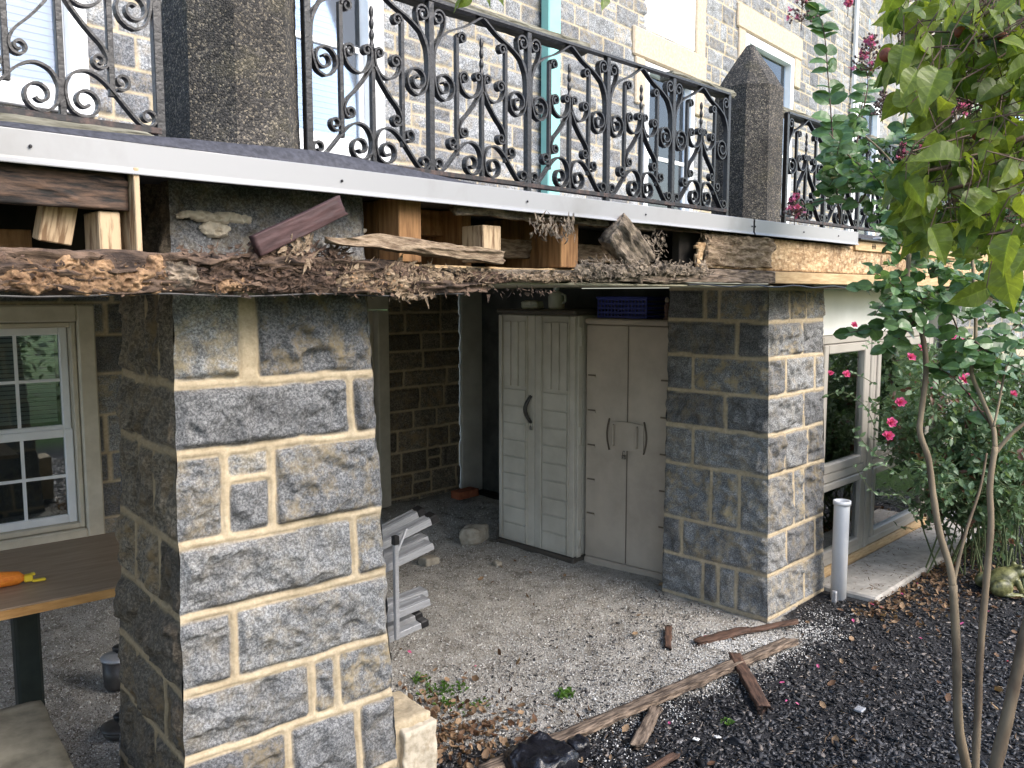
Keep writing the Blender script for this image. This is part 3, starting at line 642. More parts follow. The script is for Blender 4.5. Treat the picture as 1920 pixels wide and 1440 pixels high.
masonry('wall_face', (0, 0, -.1), (2.6, 0, -.1), (0, 0, 2.0), (2.6, 0, 2.0), st, .016, M['wallstone'], FW_, seed=82)
q = MB(); q.box((.0, -.03, 1.28), (2.6, .0, 1.40), 0, .01); q.build('band_course', M['trimstone'], FW_)
q = MB(); q.box((0, .04, -.1), (2.58, .3, 1.99)); q.build('core', M['plaster'], FW_)
q = MB(); q.box((5.2, 1.98, -.05), (7.45, 2.385, .035), 0, .012); tag(q.build('concrete_strip', M['concrete']), kind='structure')

# ================================================================== PORCH DECK
deck = empty('porch_deck', (0, 0, 0), 0, 'raised porch deck edge with white metal flashing over torn rotted framing', 'porch deck')
YF = 2.10
def pbox(name, a, b_, mt, bev=.003, parent=deck, rough=0):
    q = MB(); q.box(a, b_, 0, bev); return q.build(name, mt, parent)
# flashing with a kicked lip, gently wavy
def flashing(x0, x1, name='flashing'):
    xs = np.arange(x0, x1 + .001, .03); prof = [(.10, 2.260), (.002, 2.258), (.0, 2.256), (.0, 2.230), (.0, 2.200), (-.001, 2.194), (-.007, 2.186), (-.006, 2.184), (.004, 2.190)]
    P = np.zeros((len(prof), len(xs), 3))
    wv = .004 * fbm(xs * 1.6, 3, 0, 3, 5); wz = .0035 * fbm(xs * 1.1, 8, 0, 3, 6)
    for i, (dy, z) in enumerate(prof):
        P[i, :, 0] = xs; P[i, :, 1] = YF + dy + wv * (i > 1); P[i, :, 2] = z + wz * (.3 + i * .1)
    o = grid_mesh(name, P, M['flash'], deck, smooth=False); return o
flashing(-.6, 3.80); flashing(3.795, 5.02)
for x in (.62, 1.43, 2.2, 2.9, 3.76, 3.79, 4.3, 4.72):
    q = MB(); q.lathe([(.004, 0), (.004, .002), (.002, .004)], seg=8); s_ = q.build('screw', M['rust'], deck); s_.location = (x, YF - .002, 2.222); s_.rotation_euler = (PI / 2, 0, 0)
pbox('deck_slab', (-.6, 2.14, 2.205), (9.5, 6.0, 2.255), M['roofing'])
# tapered dark membrane strip, rises to the left
xs = np.linspace(-.6, 2.1, 60); hh_ = np.interp(xs, [-.6, .58, 1.05, 1.4, 1.7, 2.1], [.012, .016, .034, .050, .030, .0]) + .003 * fbm(xs * 5, 1, 0, 3, 3)
P = np.zeros((4, 60, 3))
for i_, (y_, k_) in enumerate(((2.112, 0), (2.14, .9), (2.2, 1.0), (2.5, 1.1))): P[i_, :, 0] = xs; P[i_, :, 1] = y_; P[i_, :, 2] = 2.2605 + hh_ * k_
grid_mesh('membrane', P, M['roofing'], deck)
# ceiling / soffit
pbox('soffit', (.1, 2.50, 1.945), (5.1, 6.0, 1.957), M['seal'])
pbox('soffit_edge', (1.55, 2.10, 1.932), (4.0, 2.49, 1.94), M['seal'])
pbox('soffit_edge', (4.9, 2.13, 1.932), (9.4, 2.41, 1.94), M['seal'])
# joists running back
def joist(x0, x1, z0=1.96, z1=2.203, y0=2.24, mt='oldpine', y1=5.9):
    return pbox('joist', (x0, y0, z0), (x1, y1, z1), M[mt], .004)
for x in (1.70, 2.07, 2.49, .25): joist(x, x + .05, y0=2.3)
pbox('bay_shade_back', (-.4, 2.62, 1.97), (5.0, 2.66, 2.202), M['dark'])  # near-black sheet standing in for the shade deep in the joist bays
# left: dark rotten rim board, stud, pale tilted block
def rotten_board(name, x0, x1, y0, y1, z0, z1, mt, amp=.008, seed=0, ragged=(0, 0), parent=deck, nx=None, freq=(14, 40), taper=None):
    """long board, four sides as a tube of rings with noise; ragged ends"""
    nx = nx or max(12, int((x1 - x0) / .008)); ny, nz = 5, 16
    ring = [(i / ny, 0) for i in range(ny)] + [(1, i / nz) for i in range(nz)] + [(1 - i / ny, 1) for i in range(ny)] + [(0, 1 - i / nz) for i in range(nz)]
    R_ = np.array(ring); xs = np.linspace(x0, x1, nx); m_ = len(ring)
    X_ = np.repeat(xs[:, None], m_, 1); Yn = np.repeat(R_[None, :, 0], nx, 0); Zn = np.repeat(R_[None, :, 1], nx, 0)
    if taper is not None:
        zt = taper(xs)[:, None]
    else: zt = np.ones((nx, 1))
    Y_ = y0 + Yn * (y1 - y0); Z_ = z0 + Zn * (z1 - z0) * zt
    f = fbm(X_ * freq[0], Y_ * freq[1], Z_ * freq[1], 5, seed)
    f2 = fbm(X_ * 4, Z_ * 12, seed, 4, seed + 7) - .9 * sstep(.18, 0, np.abs(fbm(X_ * 5, Z_ * 38, seed, 3, seed + 8)))
    Y_ = Y_ + (f * amp + f2 * amp * 1.2) * np.where(Yn < .5, 1, -1); Z_ = Z_ + amp * .8 * fbm(X_ * freq[0], Y_ * 20, 5, 4, seed + 2)
    e0 = np.clip((X_ - x0) / .08, 0, 1); e1 = np.clip((x1 - X_) / .08, 0, 1)
    X_ = X_ - ragged[0] * (1 - e0) * (.5 + fbm(Z_ * 60, Y_ * 40, 1, 2, seed)) + ragged[1] * (1 - e1) * (.5 + fbm(Z_ * 60, Y_ * 40, 2, 2, seed + 1))
    P = np.stack([X_, Y_, Z_], -1); mb = MB(); mb.v = [tuple(p) for p in P.reshape(-1, 3)]
    for i in range(nx - 1):
        for k in range(m_):
            a, b_ = i * m_ + k, i * m_ + (k + 1) % m_; mb.f.append((a, b_, b_ + m_, a + m_)); mb.m.append(0)
    mb.f += [tuple(range(m_))[::-1], tuple((nx - 1) * m_ + k for k in range(m_))]; mb.m += [0, 0]
    return mb.build(name, mt, parent, True)
rotten_board('rim_board', -.6, .838, 2.13, 2.17, 2.10, 2.19, M['char'], .005, 3)
pbox('stud', (.772, 2.14, 2.0), (.822, 2.24, 2.096), M['pineup'], .003)
pbox('stud', (.842, 2.10, 1.995), (.856, 2.24, 2.2), M['pineup'], .002)
q = MB(); q.box((-.038, -.02, -.075), (.038, .02, .04), 0, .003); o = q.build('blocking', M['pineup'], deck); o.location = (.70, 2.20, 2.095); o.rotation_euler = (.2, .13, .1)
for x0, x1, z0, z1 in ((-.4, .70, 1.99, 2.06),): rotten_board('blocking', x0, x1, 2.40, 2.44, z0, z1, M['oldpine'], .004, 9)
# front studs of the middle bays
pbox('stud', (1.682, 2.16, 2.0), (1.772, 2.27, 2.203), M['oldpine'], .003)
pbox('stud', (2.035, 2.15, 2.01), (2.122, 2.26, 2.135), M['pineup'], .003)
pbox('stud', (2.462, 2.17, 2.0), (2.562, 2.29, 2.203), M['oldpine'], .003)
rotten_board('blocking', 1.50, 2.10, 2.40, 2.44, 2.11, 2.20, M['oldpine'], .004, 12)
rotten_board('blocking', 2.10, 3.2, 2.36, 2.40, 2.04, 2.11, M['rotpale'], .008, 13)
rotten_board('blocking', 1.45, 2.7, 2.20, 2.24, 1.965, 1.995, M['pine'], .003, 14)
crumb_late = True
# the rotten rim beam lying on the pier
rotten_board('rotted_beam', -.6, 1.95, 2.07, 2.20, 1.905, 1.998, M['rotbrown'], .018, 20, (0, .05), freq=(9, 26), taper=lambda x: 1 - .45 * sstep(1.55, 1.95, x))
rotten_board('rotted_beam', 1.85, 3.2, 2.09, 2.19, 1.945, 1.985, M['rotgrey'], .012, 24, (.03, .03), freq=(9, 26))
def crumb(x0, x1, z0, z1, mt, seed, y=2.072, h=.03, name='rot_crumb', parent=None, off=(0, 0, 0)):
    """crumbling patch: an irregular relief bulging from the rotten face"""
    cx, cz, rx, rz = (x0 + x1) / 2, (z0 + z1) / 2, (x1 - x0) / 2 * 1.15, (z1 - z0) / 2 * 1.15
    xs = np.arange(cx - rx, cx + rx, .0024); zs = np.arange(cz - rz, cz + rz, .0024); X_, Z_ = np.meshgrid(xs, zs)
    m_ = 1 - ((X_ - cx) / rx) ** 2 - ((Z_ - cz) / rz) ** 2 + .75 * fbm(X_ * 30, Z_ * 30, seed, 4, seed)
    rd = 1 - 2 * np.abs(fbm(X_ * 55, Z_ * 70, seed + 3, 4, seed + 1)); Y_ = y + .012 - h * np.sqrt(np.clip(m_, 0, 1.4)) * (.75 + .5 * fbm(X_ * 28, Z_ * 28, 1, 3, seed + 2)) - .009 * rd * (m_ > 0)
    mc = (m_[:-1, :-1] + m_[1:, 1:]) / 2
    return grid_mesh(name, np.stack([X_ - off[0], Y_ - off[1], Z_ - off[2]], -1), mt, parent or deck, keep=mc > .02)
for i, (a, b_, zc, h_, k) in enumerate([(.44, .52, 1.93, .055, 'rotorange'), (.53, .65, 1.932, .062, 'rotorange'), (.66, .78, 1.942, .085, 'rotorange'), (.76, .87, 1.93, .062, 'rotorange'),
                                     (.84, .90, 1.948, .085, 'rotorange'), (.90, .98, 1.945, .07, 'rotgrey'), (.99, 1.12, 1.922, .034, 'rotorange'), (1.1, 1.3, 1.955, .09, 'rotdark'), (1.28, 1.4, 1.95, .08, 'rotdark'),
                                     (1.38, 1.52, 1.935, .062, 'rotpale'), (1.5, 1.66, 1.94, .062, 'rotpale'), (1.64, 1.85, 1.942, .055, 'rotpale'), (1.16, 1.24, 1.98, .06, 'rotorange'), (1.85, 2.1, 1.952, .04, 'rotdark'), (2.1, 2.4, 1.955, .03, 'rotpale'), (2.44, 2.62, 1.985, .06, 'rotgrey'), (2.6, 2.85, 1.99, .05, 'rotgrey'), (2.85, 3.3, 2.0, .04, 'rotgrey')]):
    crumb(a, b_, zc - h_ / 2, zc + h_ / 2, M[k], 100 + i, h=.028 if i < 12 else .02)
L0 = near_pier.location
crumb(1.05, 1.36, 2.098, 2.128, M['creamstone'], 400, 2.292, .022, 'mortar_patch', near_pier, L0); crumb(1.10, 1.18, 2.06, 2.105, M['creamstone'], 401, 2.296, .02, 'mortar_patch', near_pier, L0); crumb(1.47, 1.62, 2.08, 2.125, M['creamstone'], 402, 2.262, .02, 'mortar_patch', near_pier, L0)
def fibres(name, spots, mt, seed, parent=deck, yb=2.06, wid=.006):
    """frayed flakes: curled ribbons lying over the torn wood; one part"""
    r_ = random.Random(seed)
    for (x0, x1, z0, z1, n, ln, ang) in spots:
        mb = MB()
        for _ in range(n):
            p = Vector((r_.uniform(x0, x1), yb + r_.uniform(-.006, .03), r_.uniform(z0, z1))); L_ = ln * r_.uniform(.3, 1.1) * .75; a = ang + r_.gauss(0, .5) + (PI if r_.random() < .4 else 0); w1 = wid * r_.choice((.25, .4, .6, 1.0, 1.6)) * r_.uniform(.5, 1.0)
            d = Vector((math.cos(a), r_.uniform(-.35, .15), math.sin(a))).normalized(); wd = Vector((-d.z, r_.uniform(-.8, .8), d.x)).normalized()
            ax = Vector((r_.gauss(0, 1), r_.gauss(0, .6), r_.gauss(0, 1))).normalized(); cv = r_.gauss(0, 1.1); k = len(mb.v); sg = 5
            for i in range(sg + 1):
                ww = w1 * (1 - (i / sg) ** 2 * .85) * r_.uniform(.7, 1.1); mb.v += [tuple(p - wd * ww), tuple(p + wd * ww)]
                q_ = Matrix.Rotation(cv / sg, 3, ax); d = q_ @ d; wd = q_ @ wd; p = p + d * (L_ / sg)
            for i in range(sg): mb.f.append((k + 2 * i, k + 2 * i + 1, k + 2 * i + 3, k + 2 * i + 2)); mb.m.append(0)
        mb.build(name, mt, parent)
fibres('splinters', [(.4, .95, 1.90, 1.99, 90, .03, 0), (.95, 1.3, 1.91, 2.0, 420, .05, .1), (1.12, 1.42, 1.95, 2.03, 420, .05, .3), (1.3, 1.7, 1.905, 1.99, 260, .05, .1)], M['rotdark'], 1)
fibres('splinters', [(.95, 1.42, 1.91, 2.02, 300, .045, .15), (.4, .95, 1.9, 1.99, 40, .03, 0)], M['rotbrown'], 11)
fibres('splinters', [(.55, .9, 1.905, 1.975, 70, .014, .8), (1.0, 1.12, 1.905, 1.94, 30, .015, .5), (1.42, 1.6, 1.91, 1.96, 60, .02, .6)], M['rotorange'], 12, yb=2.04)
fibres('splinters', [(1.35, 1.75, 1.91, 1.99, 520, .045, .9), (1.55, 2.0, 1.93, 1.985, 300, .04, .3), (2.0, 2.5, 1.95, 1.975, 170, .035, 0)], M['rotpale'], 2)
fibres('splinters', [(2.45, 2.75, 1.96, 2.03, 260, .05, -.9), (2.7, 3.35, 1.98, 2.04, 330, .05, .2), (2.2, 2.42, 2.10, 2.17, 150, .05, -1.5), (2.85, 3.0, 2.05, 2.15, 110, .04, -1.2)], M['rotgrey'], 3)
fibres('splinters', [(1.58, 1.72, 1.885, 1.905, 70, .05, -.1), (1.2, 1.3, 1.98, 2.05, 80, .05, 1.2)], M['rotpale'], 4, yb=2.05, wid=.008)
fibres('splinters', [(1.0, 2.3, 1.895, 1.92, 130, .035, -.8)], M['rotbrown'], 5, yb=2.06)
# torn upper strip under the flashing
rotten_board('torn_strip', 1.93, 3.0, 2.14, 2.18, 2.165, 2.205, M['rotgrey'], .012, 31, (.03, .03))
rotten_board('torn_strip', 2.98, 3.6, 2.15, 2.18, 2.175, 2.205, M['rotbrown'], .012, 32, (.03, .03))
# hanging torn slab and ragged edge round the black hole
o = rotten_board('torn_slab', -.11, .12, 0, .035, -.07, .07, M['rotgrey'], .012, 33, (.02, .03)); o.location = (2.78, 2.08, 2.085); o.rotation_euler = (.15, .65, 0)
# OSB rim sheet, left end crumbled
def osb():
    xs = np.arange(3.28, 8.9, .02); zs = np.linspace(2.018, 2.178, 14); X_, Z_ = np.meshgrid(xs, zs)
    rag = sstep(4.3, 3.4, X_); Y_ = 2.155 - .022 * rag * (fbm(X_ * 11, Z_ * 18, 0, 5, 44) + .2) - .002 * fbm(X_ * 40, Z_ * 40, 0, 2, 45)
    P = np.stack([X_, Y_, Z_], -1)
    xc = (X_[:-1, :-1] + .01); zc = (Z_[:-1, :-1] + .006)
    keep = (xc > 3.36 + .10 * fbm(zc * 22, 1, 0, 3, 46) + .10 * (zc > 2.13)) & ~((np.abs(xc - 3.69 - .03 * fbm(zc * 30, 2, 0, 2, 4)) < .02) & (zc > 2.03) & (zc < 2.11))
    o = grid_mesh('strand_board', P, M['osb'], deck, keep=keep); md = o.modifiers.new('s', 'SOLIDIFY'); md.thickness = .015; md.offset = -1 if False else 1
    return o
osb()
rotten_board('osb_rot', 3.42, 3.98, 2.125, 2.15, 2.03, 2.175, M['rotpale'], .013, 47, (.04, .06), freq=(12, 22))
fibres('splinters', [(3.35, 3.7, 2.04, 2.18, 170, .035, .6)], M['rotpale'], 6, yb=2.12, wid=.005)
pbox('rim_shade_back', (3.3, 2.2, 1.96), (9.3, 2.24, 2.202), M['dark'])  # near-black sheet for the shade behind the strand board
pbox('chalk_line', (4.0, 2.1505, 2.062), (7.5, 2.1535, 2.068), M['chalk'], 0)
pbox('header_board', (5.022, 2.125, 2.155), (8.9, 2.15, 2.212), M['pine'])
q = MB()
for k in range(3): q.box((5.26 + k * .02, 2.122, 2.17), (5.264 + k * .02, 2.1245, 2.20))
q.box((5.25, 2.122, 2.184), (5.315, 2.1245, 2.187)); q.build('pencil_mark', M['dark'], deck)
rotten_board('ledger', 2.88, 3.98, 2.085, 2.15, 1.952, 2.012, M['plank'], .004, 51, (.08, 0), taper=lambda x: .35 + .65 * sstep(2.88, 3.5, x))
pbox('ledger', (3.985, 2.09, 1.952), (8.9, 2.15, 2.012), M['pine'])
pbox('roof_scrap', (5.03, 2.10, 2.214), (6.2, 2.3, 2.226), M['black']); pbox('roof_scrap', (5.3, 2.09, 2.228), (6.6, 2.3, 2.24), M['white'])
q = MB(); pts = [(3.2 + .12 * i, 2.085 + .004 * math.sin(i * 2.1), 1.938 + .006 * math.sin(i * 1.7)) for i in range(22)]; q.tube(pts, .0035, 6); q.build('cable', M['black'], deck)
q = MB(); pts = [(.5 + .1 * i, 2.07 + .003 * math.sin(i), 1.897 - .004 * math.sin(i * 1.3)) for i in range(15)]; q.tube(pts, .0025, 6); q.build('metal_edge', M['handle'], deck)
# loose big splinter and brown board resting in the gap
def tilt(o, a_, b_):
    a_, b_ = Vector(a_), Vector(b_); o.location = a_; d = (b_ - a_); o.rotation_euler = d.to_track_quat('X', 'Z').to_euler(); return o
o = rotten_board('splinter_plank', 0, .66, -.02, .015, -.012, .03, M['rotpale'], .008, 61, (.03, .03), None, taper=lambda x: .35 + .65 * sstep(0, .18, x)); tilt(o, (1.356, 2.05, 2.052), (2.012, 2.06, 2.012))
tag(o, 'long pale splintered plank lying on the rotted beam right of the near pier', 'plank')
o = rotten_board('painted_board', 0, .30, -.01, .01, -.028, .028, M['maroon'], .0015, 62, (0, .02), None); tilt(o, (1.125, 2.05, 2.022), (1.40, 2.07, 2.145))
tag(o, 'maroon painted board scrap leaning up from the rotted beam against the pier top', 'board')

# ================================================================== CONCRETE POSTS
def octpost(name, cx, cy, z0, zs, zt, hw, label, rot=0, cham=.53):
    rings = []; V_ = []
    def ring(h, z, c): 
        k = h * (1 - c); return [(h, -k, z), (h, k, z), (k, h, z), (-k, h, z), (-h, k, z), (-h, -k, z), (-k, -h, z), (k, -h, z)]
    zl = list(np.arange(0, zs - z0, .02)) + [zs - z0]
    R_ = [ring(hw * (1.04 - .04 * z / (zs - z0)), z, cham) for z in zl] + [ring(hw * .93, zs - z0 + .018, cham)]
    for t_ in (.25, .5, .75): R_.append(ring(hw * .93 * (1 - t_) + .02 * t_, zs - z0 + .018 + (zt - zs - .03) * t_, cham * (1 - .5 * t_)))
    R_.append(ring(.02, zt - z0 - .004, cham)); R_.append(ring(.008, zt - z0, cham))
    mb = MB(); sub = 5
    for r_ in R_:
        for i in range(8):
            for j in range(sub):
                a, b_ = Vector(r_[i]), Vector(r_[(i + 1) % 8]); p = a.lerp(b_, j / sub)
                n_ = float(fbm(p.x * 40 + 3, p.y * 40, p.z * 40 + cx, 3, 8)) * .004; q_ = Vector((p.x, p.y, 0)).normalized() * n_; mb.v.append(tuple(p + q_))
    m_ = 8 * sub
    for i in range(len(R_) - 1):
        for k in range(m_): a, b_ = i * m_ + k, i * m_ + (k + 1) % m_; mb.f.append((a, b_, b_ + m_, a + m_)); mb.m.append(0)
    mb.f.append(tuple((len(R_) - 1) * m_ + k for k in range(m_))); mb.m.append(0)
    o = mb.build(name, M['aggregate']); o.location = (cx, cy, z0); o.rotation_euler = (0, 0, rot); tag(o, label, 'concrete post', 'concrete balcony posts'); return o
octpost('concrete_post', 1.340, 2.55, 2.262, 3.06, 3.3, .176, 'dark pebbly concrete post on top of the near pier, its head out of frame')
octpost('concrete_post', 4.475, 2.54, 2.252, 3.04, 3.29, .170, 'grey pebbly concrete post with a pointed pyramid top at the end of the long railing')

# ================================================================== RAILINGS
def spiral(c, r0, a0, turns, ccw, r1=.25, n=None):
    n = n or int(14 * turns) + 4; out = []
    for i in range(n + 1):
        t_ = i / n; a = math.radians(a0) + (1 if ccw else -1) * 2 * PI * turns * t_; r_ = r0 * (1 - (1 - r1) * t_); out.append((c[0] + r_ * math.cos(a), c[1] + r_ * math.sin(a)))
    return out
def crom(pts, k=6):
    out = []; p = [pts[0]] + pts + [pts[-1]]
    for i in range(1, len(p) - 2):
        for j in range(k):
            t_ = j / k; q_ = []
            for c in (0, 1):
                a, b_, c_, d = p[i - 1][c], p[i][c], p[i + 1][c], p[i + 2][c]
                q_.append(.5 * (2 * b_ + (c_ - a) * t_ + (2 * a - 5 * b_ + 4 * c_ - d) * t_ ** 2 + (3 * b_ - a - 3 * c_ + d) * t_ ** 3))
            out.append(tuple(q_))
    out.append(pts[-1]); return out
def strip(mb, pts, w_=.025, th=.0068):
    n = len(pts); vs = []
    for i, (x, z) in enumerate(pts):
        x0, z0 = pts[max(i - 1, 0)]; x1, z1 = pts[min(i + 1, n - 1)]; dx, dz = x1 - x0, z1 - z0; L_ = math.hypot(dx, dz) or 1; nx, nz = -dz / L_ * th / 2, dx / L_ * th / 2
        vs += [(x + nx, -w_ / 2, z + nz), (x + nx, w_ / 2, z + nz), (x - nx, w_ / 2, z - nz), (x - nx, -w_ / 2, z - nz)]
    fs = []
    for i in range(n - 1):
        for k in range(4): a, b_ = i * 4 + k, i * 4 + (k + 1) % 4; fs.append((a, b_, b_ + 4, a + 4))
    fs += [(3, 2, 1, 0), (n * 4 - 4, n * 4 - 3, n * 4 - 2, n * 4 - 1)]
    mb.add(vs, fs)
HW = .2525
def half_scrolls():
    o = {}
    o['arch'] = crom([(.012, .41), (.03, .465), (.09, .51), (.17, .545), (.235, .585), (.2505, .592)], 5)
    o['post_scroll'] = spiral((.036, .545), .030, 0, 1.35, True, .3)[::-1][:-1] + crom([(.066, .545), (.058, .505), (.036, .465), (.018, .425), (.013, .37), (.018, .315), (.034, .276), (.062, .262)], 5) + spiral((.062, .314), .052, -90, 1.6, True, .2)[1:]
    o['lyre'] = spiral((.227, .372), .019, 0, 1.2, True, .3)[::-1][:-1] + crom([(.246, .372), (.242, .335), (.222, .305), (.192, .294), (.160, .306), (.140, .332), (.135, .358)], 5) + spiral((.158, .358), .023, 180, 1.3, False, .3)[1:]
    o['brace'] = crom([(.247, .325), (.222, .285), (.185, .24), (.15, .205), (.136, .18), (.134, .165)], 5) + spiral((.156, .163), .022, 180, 1.35, True, .28)[1:]
    o['foot_scroll'] = spiral((.197, .052), .046, 0, 1.4, False, .25)[::-1][:-1] + crom([(.243, .052), (.244, .085), (.226, .118), (.19, .131), (.152, .115), (.115, .078), (.08, .038), (.055, .014), (.036, .008)], 5) + spiral((.034, .034), .025, -90, 1.15, False, .3)[1:]
    o['toe_curl'] = spiral((.101, .118), .024, -60, 1.15, False, .3)
    o['shoulder_curl'] = spiral((.1495, .498), .021, 180, 1.2, False, .3)
    return o
SC = half_scrolls(); MESH = {}
def mesh_of(key, builder, mt):
    if key not in MESH:
        mb = MB(); builder(mb); o = mb.build(key, mt); MESH[key] = o.data; bpy.data.objects.remove(o)
    return MESH[key]
def inst(name, me, parent, loc, rot=(0, 0, 0)):
    o = bpy.data.objects.new(name, me); C.objects.link(o); o.parent = parent; o.location = loc; o.rotation_euler = rot; return o
def finial(mb):
    n = 26; pts = [(0, 0, .37 + .15 * i / n) for i in range(n + 1)]; rad = [.0045 + .0055 * abs(math.sin(i / n * PI * 4)) * (1 - .3 * i / n) for i in range(n + 1)]; mb.tube(pts, rad, 8)
def railing(X0, mods, posts, label, z0=2.335, Y=2.42, name='iron_railing', cap=(), group=None, left_partial=0):
    e = empty(name, (X0, Y, z0), 0, label, 'railing', group or 'wrought iron balcony railings'); Wm = .5055
    L_ = mods * Wm
    q = MB(); q.box((0, -.014, -.009), (L_, .014, .009), 0, .002); q.build('bottom_rail', M['rust'], e)
    q = MB(); q.box((0, -.016, .592), (L_, .016, .606), 0, .002); q.build('top_rail', M['iron'], e)
    me = mesh_of('railing_post', lambda mb: mb.box((-.0125, -.0125, -.055), (.0125, .0125, .60), 0, .002), M['iron'])
    for i in posts: inst('railing_post', me, e, (i * Wm, 0, 0))
    mc = mesh_of('center_baluster', lambda mb: mb.box((-.0085, -.0085, .0), (.0085, .0085, .375), 0, .0015), M['iron'])
    ms = mesh_of('side_baluster', lambda mb: mb.box((-.008, -.008, .075), (.008, .008, .505), 0, .0015), M['iron'])
    mf = mesh_of('finial', finial, M['iron'])
    for i in range(mods):
        xc = (i + .5) * Wm
        inst('baluster', mc, e, (xc, 0, 0)); inst('finial', mf, e, (xc, 0, 0))
        for s_ in (-1, 1):
            inst('baluster', ms, e, (xc + s_ * .126, 0, 0))
            for k, pts in SC.items():
                P_ = [((x - HW) * (1 if s_ < 0 else -1), z) for x, z in pts]
                if s_ > 0: P_ = P_[::-1]
                m_ = mesh_of(k + ('_l' if s_ < 0 else '_r'), lambda mb: strip(mb, P_), M['iron'])
                inst(k, m_, e, (xc, 0, 0))
    for (a, b_) in cap:
        rotten_board('wood_cap', a - X0, b_ - X0, .05, .12, .612, .650, M['greywood'], .004, int(a * 10), (.01, .02), e)
    return e
railing(1.526, 5, range(6), 'long black scrolled iron railing between the two concrete posts', cap=((1.6, 2.98), (3.62, 4.2)))
railing(1.049 - 3 * .5055, 3, range(4), 'black scrolled iron railing left of the dark concrete post, top cut off by the frame', z0=2.35)
railing(4.70, 8, range(9), 'black scrolled iron railing right of the pointed post, partly behind leaves', cap=((4.72, 5.5), (6, 8.7)))
o = rotten_board('weathered_batten', .0, .95, -.02, .02, -.011, .011, M['greywood'], .003, 71, (0, .03), None); o.location = (.02, 2.36, 2.322); o.rotation_euler = (0, .003, 0)
tag(o, 'grey weathered batten lying under the left railing on the dark roofing', 'batten')

# ================================================================== CABINETS
def padlock(parent, loc, rot=(0, 0, 0)):
    q = MB(); q.box((-.008, -.014, -.035), (.008, .014, -.008), 0, .003); k = q.build('padlock', M['steel'], parent); k.location = loc; k.rotation_euler = rot
    q = MB(); q.tube([(0, -.009, -.01), (0, -.009, .012), (0, -.005, .02), (0, .005, .02), (0, .009, .012), (0, .009, -.01)], .0025, 6); s_ = q.build('shackle', M['steel'], k, True); return k
# cabinet A: front faces -X; local x depth (into +X), y along front
cA = empty('storage_cabinet', (4.50, 3.84, -.02), 0, 'cream resin cabinet with ribbed panels and a dark curved handle', 'cabinet')
WA, DA, HA = .76, .50, 1.80
q = MB(); q.box((.03, 0, .05), (DA, WA, HA - .03), 0, .01)
for k in range(13):                                     # clapboard courses on the side
    z = .07 + k * .13; q.box((.09, -.006, z), (DA - .02, .0, z + .122), 0, .002)
q.box((.03, -.014, .05), (.075, -.0005, HA - .03), 0, .004)
q.build('carcass', M['cabA'], cA)
q = MB(); q.box((.024, WA / 2 - .006, .06), (.0295, WA / 2 + .006, HA - .04)); q.build('door_gap_shade', M['groove'], cA)  # dark strip painting the shade in the door seam
q = MB(); q.box((-.012, -.012, 0), (DA, WA + .01, .048), 0, .012); q.build('base', M['cabtop'], cA)
q = MB(); q.box((-.012, -.012, HA - .028), (DA, WA + .01, HA + .008), 0, .012); q.build('top', M['cabtop'], cA)
for s_, (y0, y1) in enumerate(((.004, WA / 2 - .002), (WA / 2 + .002, WA - .004))):
    q = MB(); q.box((.006, y0, .052), (.028, y1, HA - .034), 0, .004)
    ya, yb = (y0 + .055, y1 - .07) if s_ == 0 else (y0 + .07, y1 - .055)
    if s_ == 0: ya, yb = y0 + .06, y1 - .085
    else: ya, yb = y0 + .085, y1 - .06
    for k in range(9):
        z = .075 + k * .128; q.box((-.006, ya, z), (.0058, yb, z + .116), 0, .003)
    for k in range(3):
        w3 = (yb - ya) / 3; q.box((-.006, ya + k * w3, 1.24), (.0058, ya + (k + 1) * w3 - .012, HA - .08), 0, .003)
    for yy in (ya - .02, yb + .01): q.box((-.009, yy, .06), (.0058, yy + .009, HA - .04), 0, .003)
    q.build('door', M['cabA'], cA)
q = MB(); pts = [(-.0 - .035 * math.sin(PI * i / 10), WA / 2 + .03 + .028 * math.sin(PI * i / 10), .98 + .2 * i / 10) for i in range(11)]; q.tube(pts, [.011 + .005 * math.sin(PI * i / 10) for i in range(11)], 8); q.build('handle', M['handle'], cA, True)
padlock(cA, (-.02, WA / 2 + .01, .965))
for z in (.12, .86, 1.56):
    q = MB(); q.tube([(.045, -.018, z), (.045, -.018, z + .13)], .011, 8); q.build('hinge', M['cabA'], cA, True)
q = MB(); q.box((.30, -.03, .80), (.36, -.007, .84), 0, .004); q.build('side_latch', M['black'], cA)
# cabinet B
cB = empty('storage_cabinet', (4.64, 3.125, -.02), math.radians(4), 'taupe resin cabinet beside the far pier, plain doors with a round centre latch', 'cabinet')
WB, DB, HB = .69, .45, 1.75
q = MB(); q.box((.03, 0, .06), (DB, WB, HB - .04), 0, .01); q.build('carcass', M['cabB'], cB)
q = MB(); q.box((.010, WB / 2 - .0045, .07), (.0295, WB / 2 + .0045, HB - .05)); q.build('door_gap_shade', M['groove'], cB)  # dark strip for the shade between the doors
q = MB(); q.box((-.008, -.006, HB - .038), (DB, WB + .006, HB), 0, .01); q.build('top', M['cabB'], cB)
q = MB(); q.box((-.004, -.004, 0), (DB, WB + .004, .058), 0, .012); q.build('base', M['cabB'], cB)
for s_, (y0, y1) in enumerate(((.003, WB / 2 - .0045), (WB / 2 + .0045, WB - .003))):
    q = MB(); q.box((.004, y0, .062), (.028, y1, HB - .044), 0, .005)
    q.build('door', M['cabB'], cB)
    for k in range(5):
        z = .36 + k * .245; yy = y1 - .085 if s_ else y0 + .015
        q = MB(); q.box((-.004, yy, z), (.0035, yy + .07, z + .012), 0, .002); q.box((-.0025, yy + .004, z + .012), (.0035, yy + .066, z + .022), 1, .001); q.build('finger_slot', [M['cabB'], M['groove']], cB)
q = MB()
